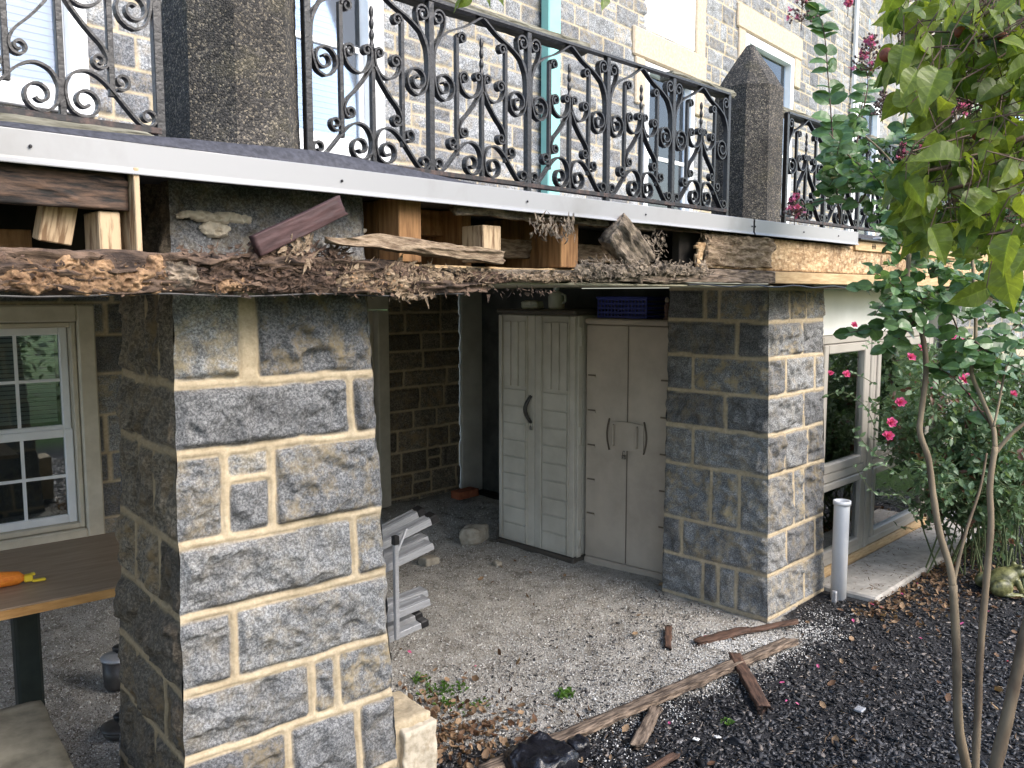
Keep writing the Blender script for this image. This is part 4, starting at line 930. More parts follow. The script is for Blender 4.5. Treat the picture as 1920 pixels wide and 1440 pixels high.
ys = [(WB / 2 - .135 + .27 * i / 12) for i in range(13)]
P = np.zeros((2, 13, 3))
vs = []; fs = []
for i, y in enumerate(ys):
    xx = -.004 - .016 * math.sin(PI * i / 12); hh = .085 + .012 * math.sin(PI * i / 12)
    vs += [(xx, y, .96 - hh), (xx, y, .96 + hh), (.0035, y, .96 + hh), (.0035, y, .96 - hh)]
for i in range(12):
    for k in range(4): a, b_ = i * 4 + k, i * 4 + (k + 1) % 4; fs.append((a, a + 4, b_ + 4, b_))
fs += [(0, 1, 2, 3), (48 + 3, 48 + 2, 48 + 1, 48)]
q.add(vs, fs); q.box((-.034, WB / 2 - .10, .885), (-.012, WB / 2 - .088, 1.035), 0, .003); q.box((-.034, WB / 2 + .088, .885), (-.012, WB / 2 + .10, 1.035), 0, .003)
q.build('latch_plate', M['cabB'], cB)
for s_ in (-1, 1):
    q = MB(); pts = [(-.003, WB / 2 + s_ * (.138 + .02 * math.sin(PI * i / 10)), .85 + .22 * i / 10) for i in range(11)]; q.tube(pts, .006, 6); q.build('latch_grip', M['groove'], cB, True); padlock(cB, (-.03, WB / 2, .84))
# crate on cabinet B
cr_ = empty('plastic_crate', (4.70, 3.38, 1.735), math.radians(4), 'blue slatted plastic crate on top of the taupe cabinet', 'crate')
q = MB()
for z in (0, .03, .06, .09, .12): q.box((0, 0, z), (.008, .40, z + .014)); q.box((0.008, 0, z), (.3, .008, z + .014)); q.box((0.008, .392, z), (.3, .40, z + .014)); q.box((.292, .008, z), (.3, .392, z + .014))
for k in range(15): q.box((.0015, .0 + k * .0278, .0), (.0065, .01 + k * .0278, .134))
q.box((.008, .008, .001), (.292, .392, .006)); q.build('basket', M['blue'], cr_)
q = MB(); q.box((-.008, -.008, .134), (.006, .408, .146), 0, .003); q.box((.294, -.008, .134), (.308, .408, .146), 0, .003); q.box((.006, -.008, .134), (.294, .006, .146), 0, .003); q.box((.006, .394, .134), (.294, .408, .146), 0, .003); q.build('rim', M['blue'], cr_)
fg = empty('figurine', (4.70, 3.22, 1.733), 0, 'small dark figurine standing on the taupe cabinet right of the blue crate', 'figurine')
q = MB(); q.lathe([(.022, 0), (.022, .01), (.012, .02), (.014, .05), (.02, .075), (.016, .10), (.007, .112)], seg=12); q.build('body', M['seed'], fg, True)
q = MB(); q.lathe([(.006, .110), (.013, .118), (.015, .128), (.011, .14), (.003, .146)], seg=12); q.build('head', M['cabB'], fg, True)
# things on cabinet A
jg = empty('plastic_jug', (4.66, 4.15, 1.79), 0, 'white plastic jug on top of the cream cabinet', 'jug')
q = MB(); q.lathe([(.055, 0), (.06, .01), (.06, .09), (.05, .115), (.02, .128), (.018, .14)], seg=18); q.build('body', M['clear'], jg, True)
q = MB(); q.lathe([(.021, .141), (.021, .155), (.018, .158)], seg=14); q.build('cap', M['white'], jg, True)
q = MB(); q.tube([(0, -.055, .11), (0, -.082, .10), (0, -.085, .06), (0, -.062, .04)], .008, 8); q.build('handle', M['clear'], jg, True)
o = rough_block('crumpled_bag', 4.58, 4.28, 1.79, 4.68, 4.45, 1.85, M['clear'], amp=.02, n=16, seed=9, freq=22); tag(o, 'crumpled clear plastic bag on the cream cabinet beside the jug', 'bag')
st_ = MB(); st_.tube([(4.83, 3.80, 0), (4.86, 3.82, .9)], .006, 6); tag(st_.build('thin_rod', M['cabB']), 'thin pale rod standing in the gap between the two cabinets', 'rod')

# ================================================================== LADDER (folding work platform) lying on its side behind the near pier
ld = empty('folding_platform', (2.75, 3.55, 0), 0, 'aluminium folding step platform behind the near pier, black plastic feet outward', 'step ladder')
def lpt(u, v, Y): return atY(u, v, Y)
YL = 3.45
def rail_bar(name, A, B_, w_, th, mt, feet=True, groove=True, depth=.07):
    """flat bar from A to B: w_ = across (towards viewer/down), th thick"""
    A, B_ = Vector(A), Vector(B_); d = (B_ - A); L_ = d.length
    q = MB(); q.box((0, -w_ / 2, -th / 2), (L_, w_ / 2, th / 2), 0, .002)
    if groove:
        for k in (-.3, .3): q.box((.0, k * w_ - .004, th / 2 + .0005), (L_ - .02, k * w_ + .004, th / 2 + .003), 0, .001)
    o = q.build(name, mt, ld); o.location = A - Vector(ld.location); rot = d.to_track_quat('X', 'Z').to_euler(); o.rotation_euler = rot
    if feet:
        q = MB(); q.box((L_ - .035, -w_ / 2 - .004, -th / 2 - .004), (L_ + .012, w_ / 2 + .004, th / 2 + .005), 0, .006); q.build('foot', M['black'], o)
    return o
# two upper rails, a step, a lower step and the lowest rail
for (a_, b_, Y1, Y2, wd_, th_, ft, gr_, nm) in (((640, 1034), (789, 958), 3.62, 3.50, .075, .036, True, True, 'rail'), ((640, 1058), (812, 970), 3.40, 3.30, .075, .036, True, True, 'rail'),
        ((640, 1074), (797, 1007), 3.52, 3.42, .085, .036, False, True, 'step'), ((640, 1100), (806, 1020), 3.38, 3.28, .085, .036, False, True, 'step'),
        ((640, 1168), (796, 1108), 3.52, 3.42, .085, .036, False, True, 'step'), ((640, 1190), (800, 1124), 3.38, 3.28, .085, .036, False, True, 'step'),
        ((640, 1215), (785, 1152), 3.50, 3.42, .05, .03, True, False, 'rail'), ((640, 1236), (796, 1166), 3.36, 3.28, .05, .03, True, False, 'rail')):
    rail_bar(nm, atY(*a_, Y1), atY(*b_, Y2), wd_, th_, M['alum'], ft, gr_)
p = atY(741, 1010, 3.24); pb_ = atY(741, 1200, 3.24)
q = MB(); q.box((p.x - .012, 3.228, pb_.z), (p.x + .012, 3.25, p.z), 0, .003); q.build('upright', M['alum'], ld, loc=(-2.75, -3.55, 0))
q = MB(); q.box((p.x - .016, 3.224, p.z - .03), (p.x + .016, 3.254, p.z + .015), 0, .004); q.build('hinge_joint', M['black'], ld, loc=(-2.75, -3.55, 0))
q = MB(); pe = atY(762, 992, 3.27); q.tube([(p.x, 3.24, p.z - .09), (pe.x, 3.27, pe.z)], .007, 8); q.build('strut', M['alum'], ld, loc=(-2.75, -3.55, 0))
# ================================================================== TABLE, SLAB and small things at the left
tb = empty('work_table', (.9, 3.9, 0), a6, 'brown topped table with an orange board edge under the left window', 'table')
q = MB(); q.box((-1.3, -.42, .712), (.62, .42, .74), 0, .003); q.build('tabletop', M['tabletop'], tb)
q = MB(); q.box((-1.3, -.428, .700), (.62, -.4215, .735), 0, .002); q.build('front_edge', M['tableedge'], tb)
for x, y in ((.14, .1), (-1.0, .1)):
    q = MB(); q.box((x - .05, y - .05, .01), (x + .05, y + .05, .711), 0, .012); q.build('leg', M['olive'], tb)
    q = MB(); q.box((x - .07, -.32, 0.0), (x + .07, .36, .012), 0, .003); q.build('base', M['olive'], tb)
tw = atZ(5, 1092, .76)
bn = empty('orange_bundle', (tw.x, tw.y, .742), math.radians(-10), 'orange twine roll with a yellow end lying on the table', 'twine')
q = MB(); q.tube([(-.16, 0, .028), (-.12, 0, .030), (0, 0, .03), (.055, 0, .026), (.075, 0, .02)], [.024, .03, .031, .026, .012], 16); q.build('twine_roll', M['tarp'], bn, True)
q = MB(); q.box((.072, -.018, .006), (.105, .014, .034), 0, .005); q.box((.10, -.03, .004), (.15, -.008, .014), 0, .004); q.box((.1, .0, .024), (.115, .024, .034), 0, .003); q.build('end_clip', M['yellow'], bn)
sb1 = rough_block('stone_slab', 0, 0, .30, 1, 1, .38, M['slab'], amp=.008, n=24, seed=14, r=.015, freq=5)
sb1.scale = (1, 1, 1); tag(sb1, 'dirty grey stone slab at the lower left corner, chipped on its edge', 'stone slab')
A_, B_, C_ = atZ(78, 1298, .40), atZ(150, 1450, .40), atZ(0, 1330, .40)
sb1.location = (.5, .5, 0); ex = (B_ - A_); ang = math.atan2(ex.y, ex.x)
# slab: its right edge runs A->B, body extends to the left of the picture
cxy = A_ + ex.normalized() * .5 + Vector((math.cos(ang - PI / 2), math.sin(ang - PI / 2), 0)) * .5
sb1.location = (cxy.x, cxy.y, .30); sb1.rotation_euler = (0, 0, ang)
q = MB(); q.box((-.35, -.3, -.06), (.3, .3, .3), 0, .02); o = q.build('slab_pier', M['slab'], sb1, loc=(0, 0, -.30))
for i, (u, v_, dd, lb) in enumerate(((222, 1226, .50, 'round grey metal lid with a black knob by the near pier, the higher one'), (226, 1355, .2, 'dark lidded pan half hidden behind the near pier, the lower one'))):
    p = atZ(u, v_, .16 if i == 0 else .05); L1 = empty('lidded_pan', (p.x, p.y, 0), 0, lb, 'pan')
    hb = .14 if i == 0 else .03
    q = MB(); q.lathe([(.065, 0), (.07, .01), (.075, hb)], seg=24); q.build('pan_body', M['handle'], L1, True)
    q = MB(); q.lathe([(.08, hb + .001), (.082, hb + .01), (.06, hb + .018), (.03, hb + .024), (.02, hb + .026)], seg=24); q.build('lid', M['alum'] if i == 0 else M['handle'], L1, True)
    q = MB(); q.lathe([(.012, hb + .027), (.012, hb + .034), (.026, hb + .04), (.028, hb + .056), (.018, hb + .063), (.006, hb + .064)], seg=16); q.build('knob', M['black'], L1, True)

# ================================================================== PIPE, FROG, BOARDS, RUBBLE
pv = empty('drain_pipe', (5.13, 2.19, 0), 0, 'white upright plastic pipe stub against the far pier', 'pipe')
q = MB(); n_ = 24
prof = [(.047, -.03), (.047, .60), (.047, .605), (.040, .605), (.040, .5), (.0, .5)]
q.lathe(prof[:-1], seg=28); q.build('tube', M['pvc'], pv, True)
q = MB(); q.lathe([(.053, .60), (.053, .625), (.041, .625), (.041, .606)], seg=28); q.build('collar', M['pvc'], pv, True)
q = MB(); q.lathe([(.0395, .606), (.0395, .608)], seg=28); q.build('opening', M['rust'], pv)
o = rough_block('metal_scrap', 5.02, 2.16, .0, 5.045, 2.19, .075, M['alum'], amp=.004, n=8, seed=3, r=.006); tag(o, 'small bent metal scrap standing at the foot of the white pipe', 'scrap')
# frog statue
fr_ = empty('frog_statue', (5.98, 1.50, gh(5.98, 1.5)), math.radians(-42), 'mottled green glazed frog statue sitting on the mulch under the rose bush', 'statue')
def blob(mb, c, r_, sg=14, rn=10, rot=None):
    vs = [];
    for i in range(rn + 1):
        a = PI * i / rn
        for k in range(sg):
            b_ = 2 * PI * k / sg; p = Vector((r_[0] * math.sin(a) * math.cos(b_), r_[1] * math.sin(a) * math.sin(b_), r_[2] * math.cos(a)))
            if rot: p = rot @ p
            vs.append(Vector(c) + p)
    fs = [(i * sg + k, (i + 1) * sg + k, (i + 1) * sg + (k + 1) % sg, i * sg + (k + 1) % sg) for i in range(rn) for k in range(sg)]
    mb.add(vs, fs)
def frogbody():
    mb = MB(); Ry = Matrix.Rotation(-.45, 3, 'Y')
    blob(mb, (0, 0, .085), (.115, .085, .07), rot=Ry)
    blob(mb, (.105, 0, .135), (.065, .062, .042)); blob(mb, (.13, 0, .118), (.05, .055, .022))
    for s_ in (-1, 1):
        blob(mb, (.10, s_ * .036, .172), (.018, .016, .018), 10, 8)
        blob(mb, (-.05, s_ * .085, .055), (.075, .035, .055)); blob(mb, (.01, s_ * .105, .016), (.07, .022, .014))
        for k in (-1, 0, 1): blob(mb, (.075, s_ * .105 + k * .018, .010), (.028, .007, .007), 8, 6)
        mb.tube([(.06, s_ * .06, .10), (.075, s_ * .08, .05), (.095, s_ * .075, .012)], [.022, .018, .014], 10)
        for k in (-1, 0, 1): blob(mb, (.115, s_ * .075 + k * .014, .008), (.022, .006, .006), 8, 6)
    o = mb.build('frog_body', M['frog'], fr_, True)
    md = o.modifiers.new('r', 'REMESH'); md.mode = 'VOXEL'; md.voxel_size = .0045; md.use_smooth_shade = True
    md = o.modifiers.new('s', 'SMOOTH'); md.iterations = 3
    for s_ in (-1, 1):
        e_ = MB(); blob(e_, (.109, s_ * .047, .174), (.008, .007, .008), 8, 6); e_.build('eye', M['black'], fr_, True)
frogbody()
def stick(name, A, B_, w_, th, mt, label, cat, seed, ragged=(.04, .04), z=.02, group=None, tap=None):
    L_ = (Vector(B_) - Vector(A)).length
    o = rotten_board(name, 0, L_, -w_ / 2, w_ / 2, -th / 2, th / 2, mt, min(.006, th * .3), seed, ragged, None, nx=max(14, int(L_ / .02)), taper=tap)
    tilt(o, A, B_); return tag(o, label, cat, group)
stick('fallen_plank', (2.16, 2.30, .045), (4.12, 2.05, .045), .055, .03, M['plank'], 'long weathered plank lying diagonally across the edge of the gravel', 'plank', 91, (.05, .12))
stick('board_piece', (3.80, 2.15, .055), (3.44, 1.79, .03), .06, .022, M['brownwood'], 'short dark brown board crossing under the far end of the long plank', 'board', 92, (.01, .05))
stick('bark_strip', (3.88, 2.42, .02), (4.2, 2.32, .025), .05, .02, M['brownwood'], 'dark bark strip on the gravel before the far pier, nearest the cabinets', 'bark strip', 93)
stick('bark_strip', (4.15, 2.33, .02), (4.50, 2.17, .03), .035, .016, M['brownwood'], 'thin dark bark strip touching the corner foot of the far pier', 'bark strip', 94)
stick('bark_strip', (3.72, 2.5, .02), (3.9, 2.62, .03), .035, .016, M['brownwood'], 'small curled bark strip on the gravel behind the others', 'bark strip', 97)
stick('wood_chip', (2.80, 2.02, .02), (3.06, 2.12, .03), .045, .02, M['plank'], 'grey brown wood piece lying just right of the long plank', 'wood piece', 95)
stick('wood_chip', (2.52, 1.88, .02), (2.8, 1.86, .02), .03, .015, M['brownwood'], 'narrow dark wood piece on the mulch near the bottom edge of the picture', 'wood piece', 96)
bg_ = rough_block('plastic_bag', 2.25, 2.08, -.02, 2.50, 2.30, .11, M['bagm'], amp=.035, n=26, seed=33, r=.05, freq=13); tag(bg_, 'crumpled black plastic bag at the near end of the long plank', 'bag')
bg_ = rough_block('plastic_scrap', 2.53, 2.12, -.01, 2.62, 2.2, .07, M['bagm'], amp=.02, n=16, seed=35, r=.02, freq=18); tag(bg_, 'small black plastic scrap beside the crumpled bag', 'scrap')
for u, v_, rot, lb in ((1305, 1386, .3, 'small white square scrap on the mulch below the long plank'), (1345, 1382, 1.0, 'pale crumpled scrap on the mulch with a green leaf on it')):
    p = atZ(u, v_, .015); q = MB(); q.box((-.014, -.013, 0), (.014, .013, .006), 0, .002); q.box((-.004, -.003, .0062), (.002, .003, .0075), 1, 0); o = q.build('white_scrap', [M['tag'], M['black']]); o.location = (p.x, p.y, gh(p.x, p.y) + .014); o.rotation_euler = (.1, .2, rot); tag(o, lb, 'scrap')
o = rough_block('slate_flake', 0, 0, 0, .05, .04, .012, M['alum'], amp=.006, n=8, seed=41, r=.004); p = atZ(1612, 1340); o.location = (p.x, p.y, .02); tag(o, 'small grey slate flake alone on the mulch', 'flake')
q = rough_block('red_brick', 5.0, 5.60, .06, 5.24, 5.72, .13, M['brick'], amp=.003, n=12, seed=6, r=.006); tag(q, 'red brick on the dirt at the foot of the plaster jamb', 'brick')
q = rough_block('dusty_rock', 4.22, 4.62, .0, 4.46, 4.78, .13, M['rock'], amp=.03, n=16, seed=7, r=.03, freq=9, rot=.4); tag(q, 'pale flat rock on the gravel floor left of the cream cabinet', 'rock')
for i, (x, y, s_, lb) in enumerate(((3.7, 4.5, .13, 'low rough stone half sunk in the gravel behind the platform'), (4.05, 4.15, .07, 'small pale stone on the gravel before the cream cabinet'))):
    q = rough_block('dusty_rock', x, y, -.01, x + s_, y + s_ * .8, s_ * .4, M['rock'], amp=.02, n=10, seed=50 + i, r=.02, freq=12); tag(q, lb, 'rock')

# ================================================================== SCATTER
rs = np.random.RandomState(5)
def scatter(n, xr, yr, dens):
    X_ = rs.uniform(*xr, n * 4); Y_ = rs.uniform(*yr, n * 4); k = rs.rand(n * 4) < dens(X_, Y_); X_, Y_ = X_[k][:n], Y_[k][:n]; return X_, Y_
def near(X_, Y_, k=1.0):
    d = np.hypot(X_, Y_); return np.clip((3.2 / np.maximum(d, 1)) ** (2 * k), .03, 1)
def rotm(n, tilt_):
    a = rs.uniform(0, 2 * PI, n); b_ = rs.normal(0, tilt_, n); c = rs.normal(0, tilt_, n)
    ex = np.stack([np.cos(a) * np.cos(b_), np.sin(a) * np.cos(b_), np.sin(b_)], -1); up_ = np.stack([-np.sin(c) * np.sin(a), np.sin(c) * np.cos(a), np.cos(c)], -1)
    ey = np.cross(up_, ex); ey /= np.linalg.norm(ey, axis=1, keepdims=True); ez = np.cross(ex, ey); return ex, ey, ez
def inside_solid(X_, Y_):
    a = (X_ > 4.42) & (X_ < 5.22) & (Y_ > 2.28) & (Y_ < 3.06); b_ = (X_ > .98) & (X_ < 1.84) & (Y_ > 2.2) & (Y_ < 3.1); return a | b_ | ((X_ > 5.15) & (Y_ > 2.38)) | ((X_ > 4.48) & (Y_ > 3.1) & (Y_ < 4.62)) | ((X_ > 5.15) & (Y_ > 1.97) & (X_ < 7.4))
def chips(name, X_, Y_, lx, ly, lz, shape, faces, mt, tilt_, tone, lift=.0, kind='stuff'):
    n = len(X_); Z_ = gheight(X_, Y_) + lift; ex, ey, ez = rotm(n, tilt_); shape = np.array(shape, float)
    V_ = (np.stack([X_, Y_, Z_], -1)[:, None, :] + ex[:, None] * (shape[None, :, 0:1] * lx[:, None, None]) + ey[:, None] * (shape[None, :, 1:2] * ly[:, None, None]) + ez[:, None] * (shape[None, :, 2:3] * lz[:, None, None]))
    k = len(shape); mb = MB(); me = bpy.data.meshes.new(name); F = np.array(faces); nf, fl = F.shape
    me.vertices.add(n * k); me.vertices.foreach_set('co', V_.astype(np.float32).ravel())
    idx = (F[None] + (np.arange(n) * k)[:, None, None]).astype(np.int32)
    me.loops.add(idx.size); me.loops.foreach_set('vertex_index', idx.ravel()); me.polygons.add(n * nf); me.polygons.foreach_set('loop_start', np.arange(0, idx.size, fl, dtype=np.int32))
    cl = np.zeros((n, k, 4), np.float32); cl[..., 0] = tone[:, None]; cl[..., 1] = 1; cl[..., 3] = 1
    a_ = me.attributes.new('lf', 'FLOAT_COLOR', 'POINT'); a_.data.foreach_set('color', cl.ravel())
    me.materials.append(mt); me.update(calc_edges=True); o = bpy.data.objects.new(name, me); C.objects.link(o); tag(o, kind=kind); return o
CHIP = [(-.5, -.5, 0), (.5, -.35, .1), (.45, .5, 0), (-.4, .4, .15), (0, 0, -.6)]; CHIPF = [(0, 1, 2), (0, 2, 3), (0, 4, 1), (1, 4, 2), (2, 4, 3), (3, 4, 0)]
OCT = [(1, 0, 0), (-1, 0, 0), (0, 1, 0), (0, -1, 0), (0, 0, 1), (0, 0, -1)]; OCTF = [(0, 2, 4), (2, 1, 4), (1, 3, 4), (3, 0, 4), (2, 0, 5), (1, 2, 5), (3, 1, 5), (0, 3, 5)]
X_, Y_ = scatter(46000, (1.5, 9.5), (.3, 3.2), lambda x, y: near(x, y, .9) * (1 - gravel_mask(x, y) * np.clip(.66 + .28 * sstep(2.6, 3.5, y) - .35 * fbm(x * 4, y * 4, 5, 3, 92), 0, .99)) * ~inside_solid(x, y) * (1 - .8 * sstep(8, 9, x)))
n = len(X_); L_ = (rs.gamma(3, .006, n) + .005) * (1 - .45 * gravel_mask(X_, Y_)); tag(chips('bark_mulch', X_, Y_, L_, L_ * rs.uniform(.25, .6, n), rs.uniform(.002, .007, n), CHIP, CHIPF, M['mulch'], .3, rs.rand(n) ** .95, .004), 'dark shredded bark mulch covering the planting bed', 'mulch')
X_, Y_ = scatter(70000, (1.0, 5.3), (1.8, 5.8), lambda x, y: near(x, y, 1.0) * gravel_mask(x, y) * ~inside_solid(x, y))
n = len(X_); L_ = rs.gamma(4, .0007, n) + .0013; tag(chips('gravel', X_, Y_, L_, L_ * rs.uniform(.6, 1, n), L_ * .7, OCT, OCTF, M['pebble'], .5, rs.rand(n), .002), 'pale fine gravel spread over the bay floor', 'gravel')
def spill(x, y): return np.exp(-(((x - 4.42) / .32) ** 2 + ((y - 2.12) / .14) ** 2)) + .8 * np.exp(-(((x - 3.9) / .5) ** 2 + ((y - 2.28) / .16) ** 2)) + .35 * np.exp(-(((x - 3.1) / .5) ** 2 + ((y - 2.15) / .15) ** 2))
X_, Y_ = scatter(26000, (2.2, 5.2), (1.6, 2.9), lambda x, y: spill(x, y) * (.45 + .9 * fbm(x * 6, y * 6, 3, 3, 91)) * ~inside_solid(x, y))
n = len(X_); L_ = rs.gamma(4, .0006, n) + .0014; tag(chips('white_grit', X_, Y_, L_, L_ * .8, L_ * .7, OCT, OCTF, M['pebble'], .5, .75 + .25 * rs.rand(n), .006), 'whitish grit spilled at the foot of the far pier', 'grit')
LEAFS = [(-.5, 0, 0), (-.15, .28, .12), (.25, .22, .18), (.5, 0, .25), (.25, -.22, .14), (-.15, -.28, .06), (0, 0, -.03)]; LEAFF = [(0, 6, 1), (1, 6, 2), (2, 6, 3), (3, 6, 4), (4, 6, 5), (5, 6, 0)]
X_, Y_ = scatter(950, (1.9, 3.2), (2.0, 3.4), lambda x, y: np.exp(-(((x - 2.3 - (y - 2.6) * -.3) / .26) ** 2 + ((y - 2.72) / .3) ** 2)) * ~inside_solid(x, y))
n = len(X_); L_ = rs.uniform(.018, .045, n); tag(chips('leaf_drift', X_, Y_, L_, L_ * 1.1, L_ * 1.6, LEAFS, LEAFF, M['litter'], .7, rs.rand(n), .014), 'dense drift of dry brown leaves beside the foot of the near pier', 'leaf litter')
X_, Y_ = scatter(900, (4.9, 7.6), (1.2, 2.1), lambda x, y: np.exp(-((y - 1.93) / .09) ** 2) + .45 * np.exp(-(((x - 5.6) / .6) ** 2 + ((y - 1.7) / .15) ** 2)))
n = len(X_); L_ = rs.uniform(.018, .045, n); tag(chips('leaf_drift', X_, Y_, L_, L_ * .9, L_ * 1.2, LEAFS, LEAFF, M['litter'], .5, rs.rand(n), .012), 'brown leaves drifted along the edge of the concrete strip', 'leaf litter')
X_, Y_ = scatter(700, (1.8, 8), (.3, 2.6), lambda x, y: near(x, y, .6) * ~inside_solid(x, y)); n = len(X_); L_ = rs.uniform(.015, .05, n); tag(chips('twig_bits', X_, Y_, L_, L_ * .08, L_ * .08, CHIP, CHIPF, M['litter'], .25, .5 + .5 * rs.rand(n), .01), 'pale bits of twig strewn over the mulch', 'twigs')
def litd(x, y): return np.exp(-(((x - 2.35) / .28) ** 2 + ((y - 2.72) / .34) ** 2)) + .5 * np.exp(-(((x - 5.7) / .8) ** 2 + ((y - 1.9) / .13) ** 2)) + .35 * np.exp(-(((x - 6.1) / 1.2) ** 2 + ((y - 1.6) / .4) ** 2)) + .03
X_, Y_ = scatter(1500, (1.9, 9), (.5, 4.8), lambda x, y: litd(x, y) * ~inside_solid(x, y))
n = len(X_); L_ = rs.uniform(.02, .055, n); tag(chips('leaf_litter', X_, Y_, L_, L_ * 1.1, L_ * 1.4, LEAFS, LEAFF, M['litter'], .5, rs.rand(n), .012), 'dry brown fallen leaves drifted beside the near pier and the concrete strip', 'leaf litter')
# concrete strip debris and weeds
X_, Y_ = scatter(500, (5.25, 7.4), (1.99, 2.37), lambda x, y: np.ones_like(x) * .9); n = len(X_); L_ = rs.uniform(.01, .04, n)
o = chips('strip_debris', X_, Y_, L_, L_ * .25, L_ * .2, LEAFS, LEAFF, M['litter'], .3, rs.rand(n) * .4, 0); o.location.z = .042; tag(o, 'dark leaf scraps scattered on the concrete strip', 'leaf litter')
def blades(name, spots, mt, label):
    mb = MB(); lf_ = []
    for (x, y, r_, n, h_) in spots:
        for _ in range(n):
            a = rnd.uniform(0, 2 * PI); q_ = r_ * math.sqrt(rnd.random()); bx_, by_ = x + q_ * math.cos(a), y + q_ * math.sin(a); z = gh(bx_, by_); L_ = h_ * rnd.uniform(.5, 1.2); a2 = rnd.uniform(0, 2 * PI); w2 = L_ * .22
            d = Vector((math.cos(a2), math.sin(a2), 0)); s_ = Vector((-d.y, d.x, 0)) * w2; p = Vector((bx_, by_, z)); t1 = rnd.random()
            mb.add([p, p + d * L_ * .4 + s_ + Vector((0, 0, L_ * .7)), p + d * L_ * .9 + Vector((0, 0, L_ * .6)), p + d * L_ * .4 - s_ + Vector((0, 0, L_ * .7))], [(0, 1, 2), (0, 2, 3)]); lf_ += [(t1, 1, 0, 1)] * 4
    mb.lf = lf_; return tag(mb.build(name, mt), label, 'weeds', None, 'stuff')
def gpt(u, v): p = atZ(u, v); return p.x, p.y
blades('weeds', [(*gpt(815, 1300), .08, 40, .028), (*gpt(900, 1318), .05, 20, .025), (*gpt(835, 1325), .05, 22, .03), (*gpt(785, 1280), .05, 26, .03), (*gpt(850, 1295), .07, 34, .03), (*gpt(870, 1330), .05, 18, .025), (*gpt(1060, 1305), .05, 40, .035), (*gpt(1360, 1360), .03, 12, .03)], M['grass'], 'small green weeds among dead leaves on the gravel edge')
# pink petals, counted
petals = [(1322, 1194), (1534, 1248), (1466, 1279), (1475, 1314), (1495, 1318), (1726, 1195), (1804, 1165), (1890, 1239), (1635, 1130), (1652, 1136), (1690, 1110), (1720, 1092), (1715, 1030), (1706, 1066), (892, 1245), (768, 1222), (1255, 1355), (1855, 1142), (1600, 1160)]
pm = MB(); pm.add([(-.5, 0, 0), (-.1, .32, .15), (.35, .2, .25), (.5, -.05, .1), (.2, -.3, .18), (-.2, -.25, .1), (0, 0, -.02)], LEAFF); pm.lf = [(.6, 1, 0, 1)] * 7
pet0 = None
for i, (u, v_) in enumerate(petals):
    p = atZ(u, v_, .02)
    if pet0 is None: o = pet0 = pm.build('petal', M['pink'])
    else: o = pet0.copy(); C.objects.link(o)
    s_ = rnd.uniform(.02, .032); o.scale = (s_, s_, s_); o.location = (p.x, p.y, gh(p.x, p.y) + .014); o.rotation_euler = (rnd.uniform(-.4, .4), rnd.uniform(-.4, .4), rnd.uniform(0, 6)); tag(o, 'fallen pink petal lying on the dark mulch or gravel', 'petal', 'fallen pink petals')

# ================================================================== PLANTS
def leaf_shape(kind):
    if kind == 'oval': pr = [(0, 0), (.1, .2), (.32, .36), (.6, .37), (.86, .23), (1, 0)]
    elif kind == 'heart': pr = [(.04, 0), (.0, .10), (.03, .2), (.12, .29), (.24, .335), (.38, .33), (.52, .285), (.66, .21), (.79, .12), (.9, .045), (1, 0)]
    else: pr = [(0, 0), (.3, .26), (.65, .22), (1, 0)]
    return pr
def add_leaf(mb, lf_, p, d, nrm, L_, kind='oval', tone=.5, fold=.25, droop=.2):
    pr = leaf_shape(kind); d = d.normalized(); s_ = d.cross(nrm)
    if s_.length < 1e-3: s_ = d.cross(Vector((1, 0, .3)))
    s_.normalize(); n_ = s_.cross(d); k = len(mb.v); m_ = len(pr); mid = []
    for i, (t_, w2) in enumerate(pr):
        c = p + d * (t_ * L_) - n_ * (droop * L_ * t_ * t_); mid.append(c); mb.v.append(tuple(c)); lf_.append((tone, 0, t_, 1))
    for sg in (1, -1):
        for i in range(1, m_ - 1):
            t_, w2 = pr[i]; c = mid[i] + s_ * (sg * w2 * L_) + n_ * (fold * w2 * L_ + .02 * L_ * math.sin(i * 1.7 + tone * 9)); mb.v.append(tuple(c)); lf_.append((tone, 1, t_, 1))
        b_ = k + m_ + (0 if sg > 0 else m_ - 2)
        for i in range(m_ - 1):
            a0, a1 = k + i, k + i + 1
            if i == 0: f = (a0, a1, b_)
            elif i == m_ - 2: f = (a0, a1, b_ + i - 1)
            else: f = (a0, a1, b_ + i, b_ + i - 1)
            mb.f.append(f if sg < 0 else f[::-1]); mb.m.append(0)
def rv(a=1): return Vector((rnd.gauss(0, a), rnd.gauss(0, a), rnd.gauss(0, a)))
def smooth_path(pts, k=5):
    out = []; p = [pts[0]] + list(pts) + [pts[-1]]
    for i in range(1, len(p) - 2):
        for j in range(k):
            t_ = j / k; a, b_, c_, d = p[i - 1], p[i], p[i + 1], p[i + 2]
            out.append(.5 * (2 * b_ + (c_ - a) * t_ + (2 * a - 5 * b_ + 4 * c_ - d) * t_ ** 2 + (3 * b_ - a - 3 * c_ + d) * t_ ** 3))
    out.append(pts[-1]); return out
def px_path(l, d0, d1=None):
    d1 = d1 or d0; n_ = len(l); return [at(u, v, d0 + (d1 - d0) * i / max(1, n_ - 1)) for i, (u, v) in enumerate(l)]
def stemtube(mb, pts, r0, r1, seg=10, knob=.0):
    P_ = smooth_path(pts, 5); n_ = len(P_); mb.tube(P_, [(r0 + (r1 - r0) * i / (n_ - 1)) * (1 + knob * math.sin(i * 1.9) + knob * rnd.uniform(-.6, .6)) for i in range(n_)], seg)
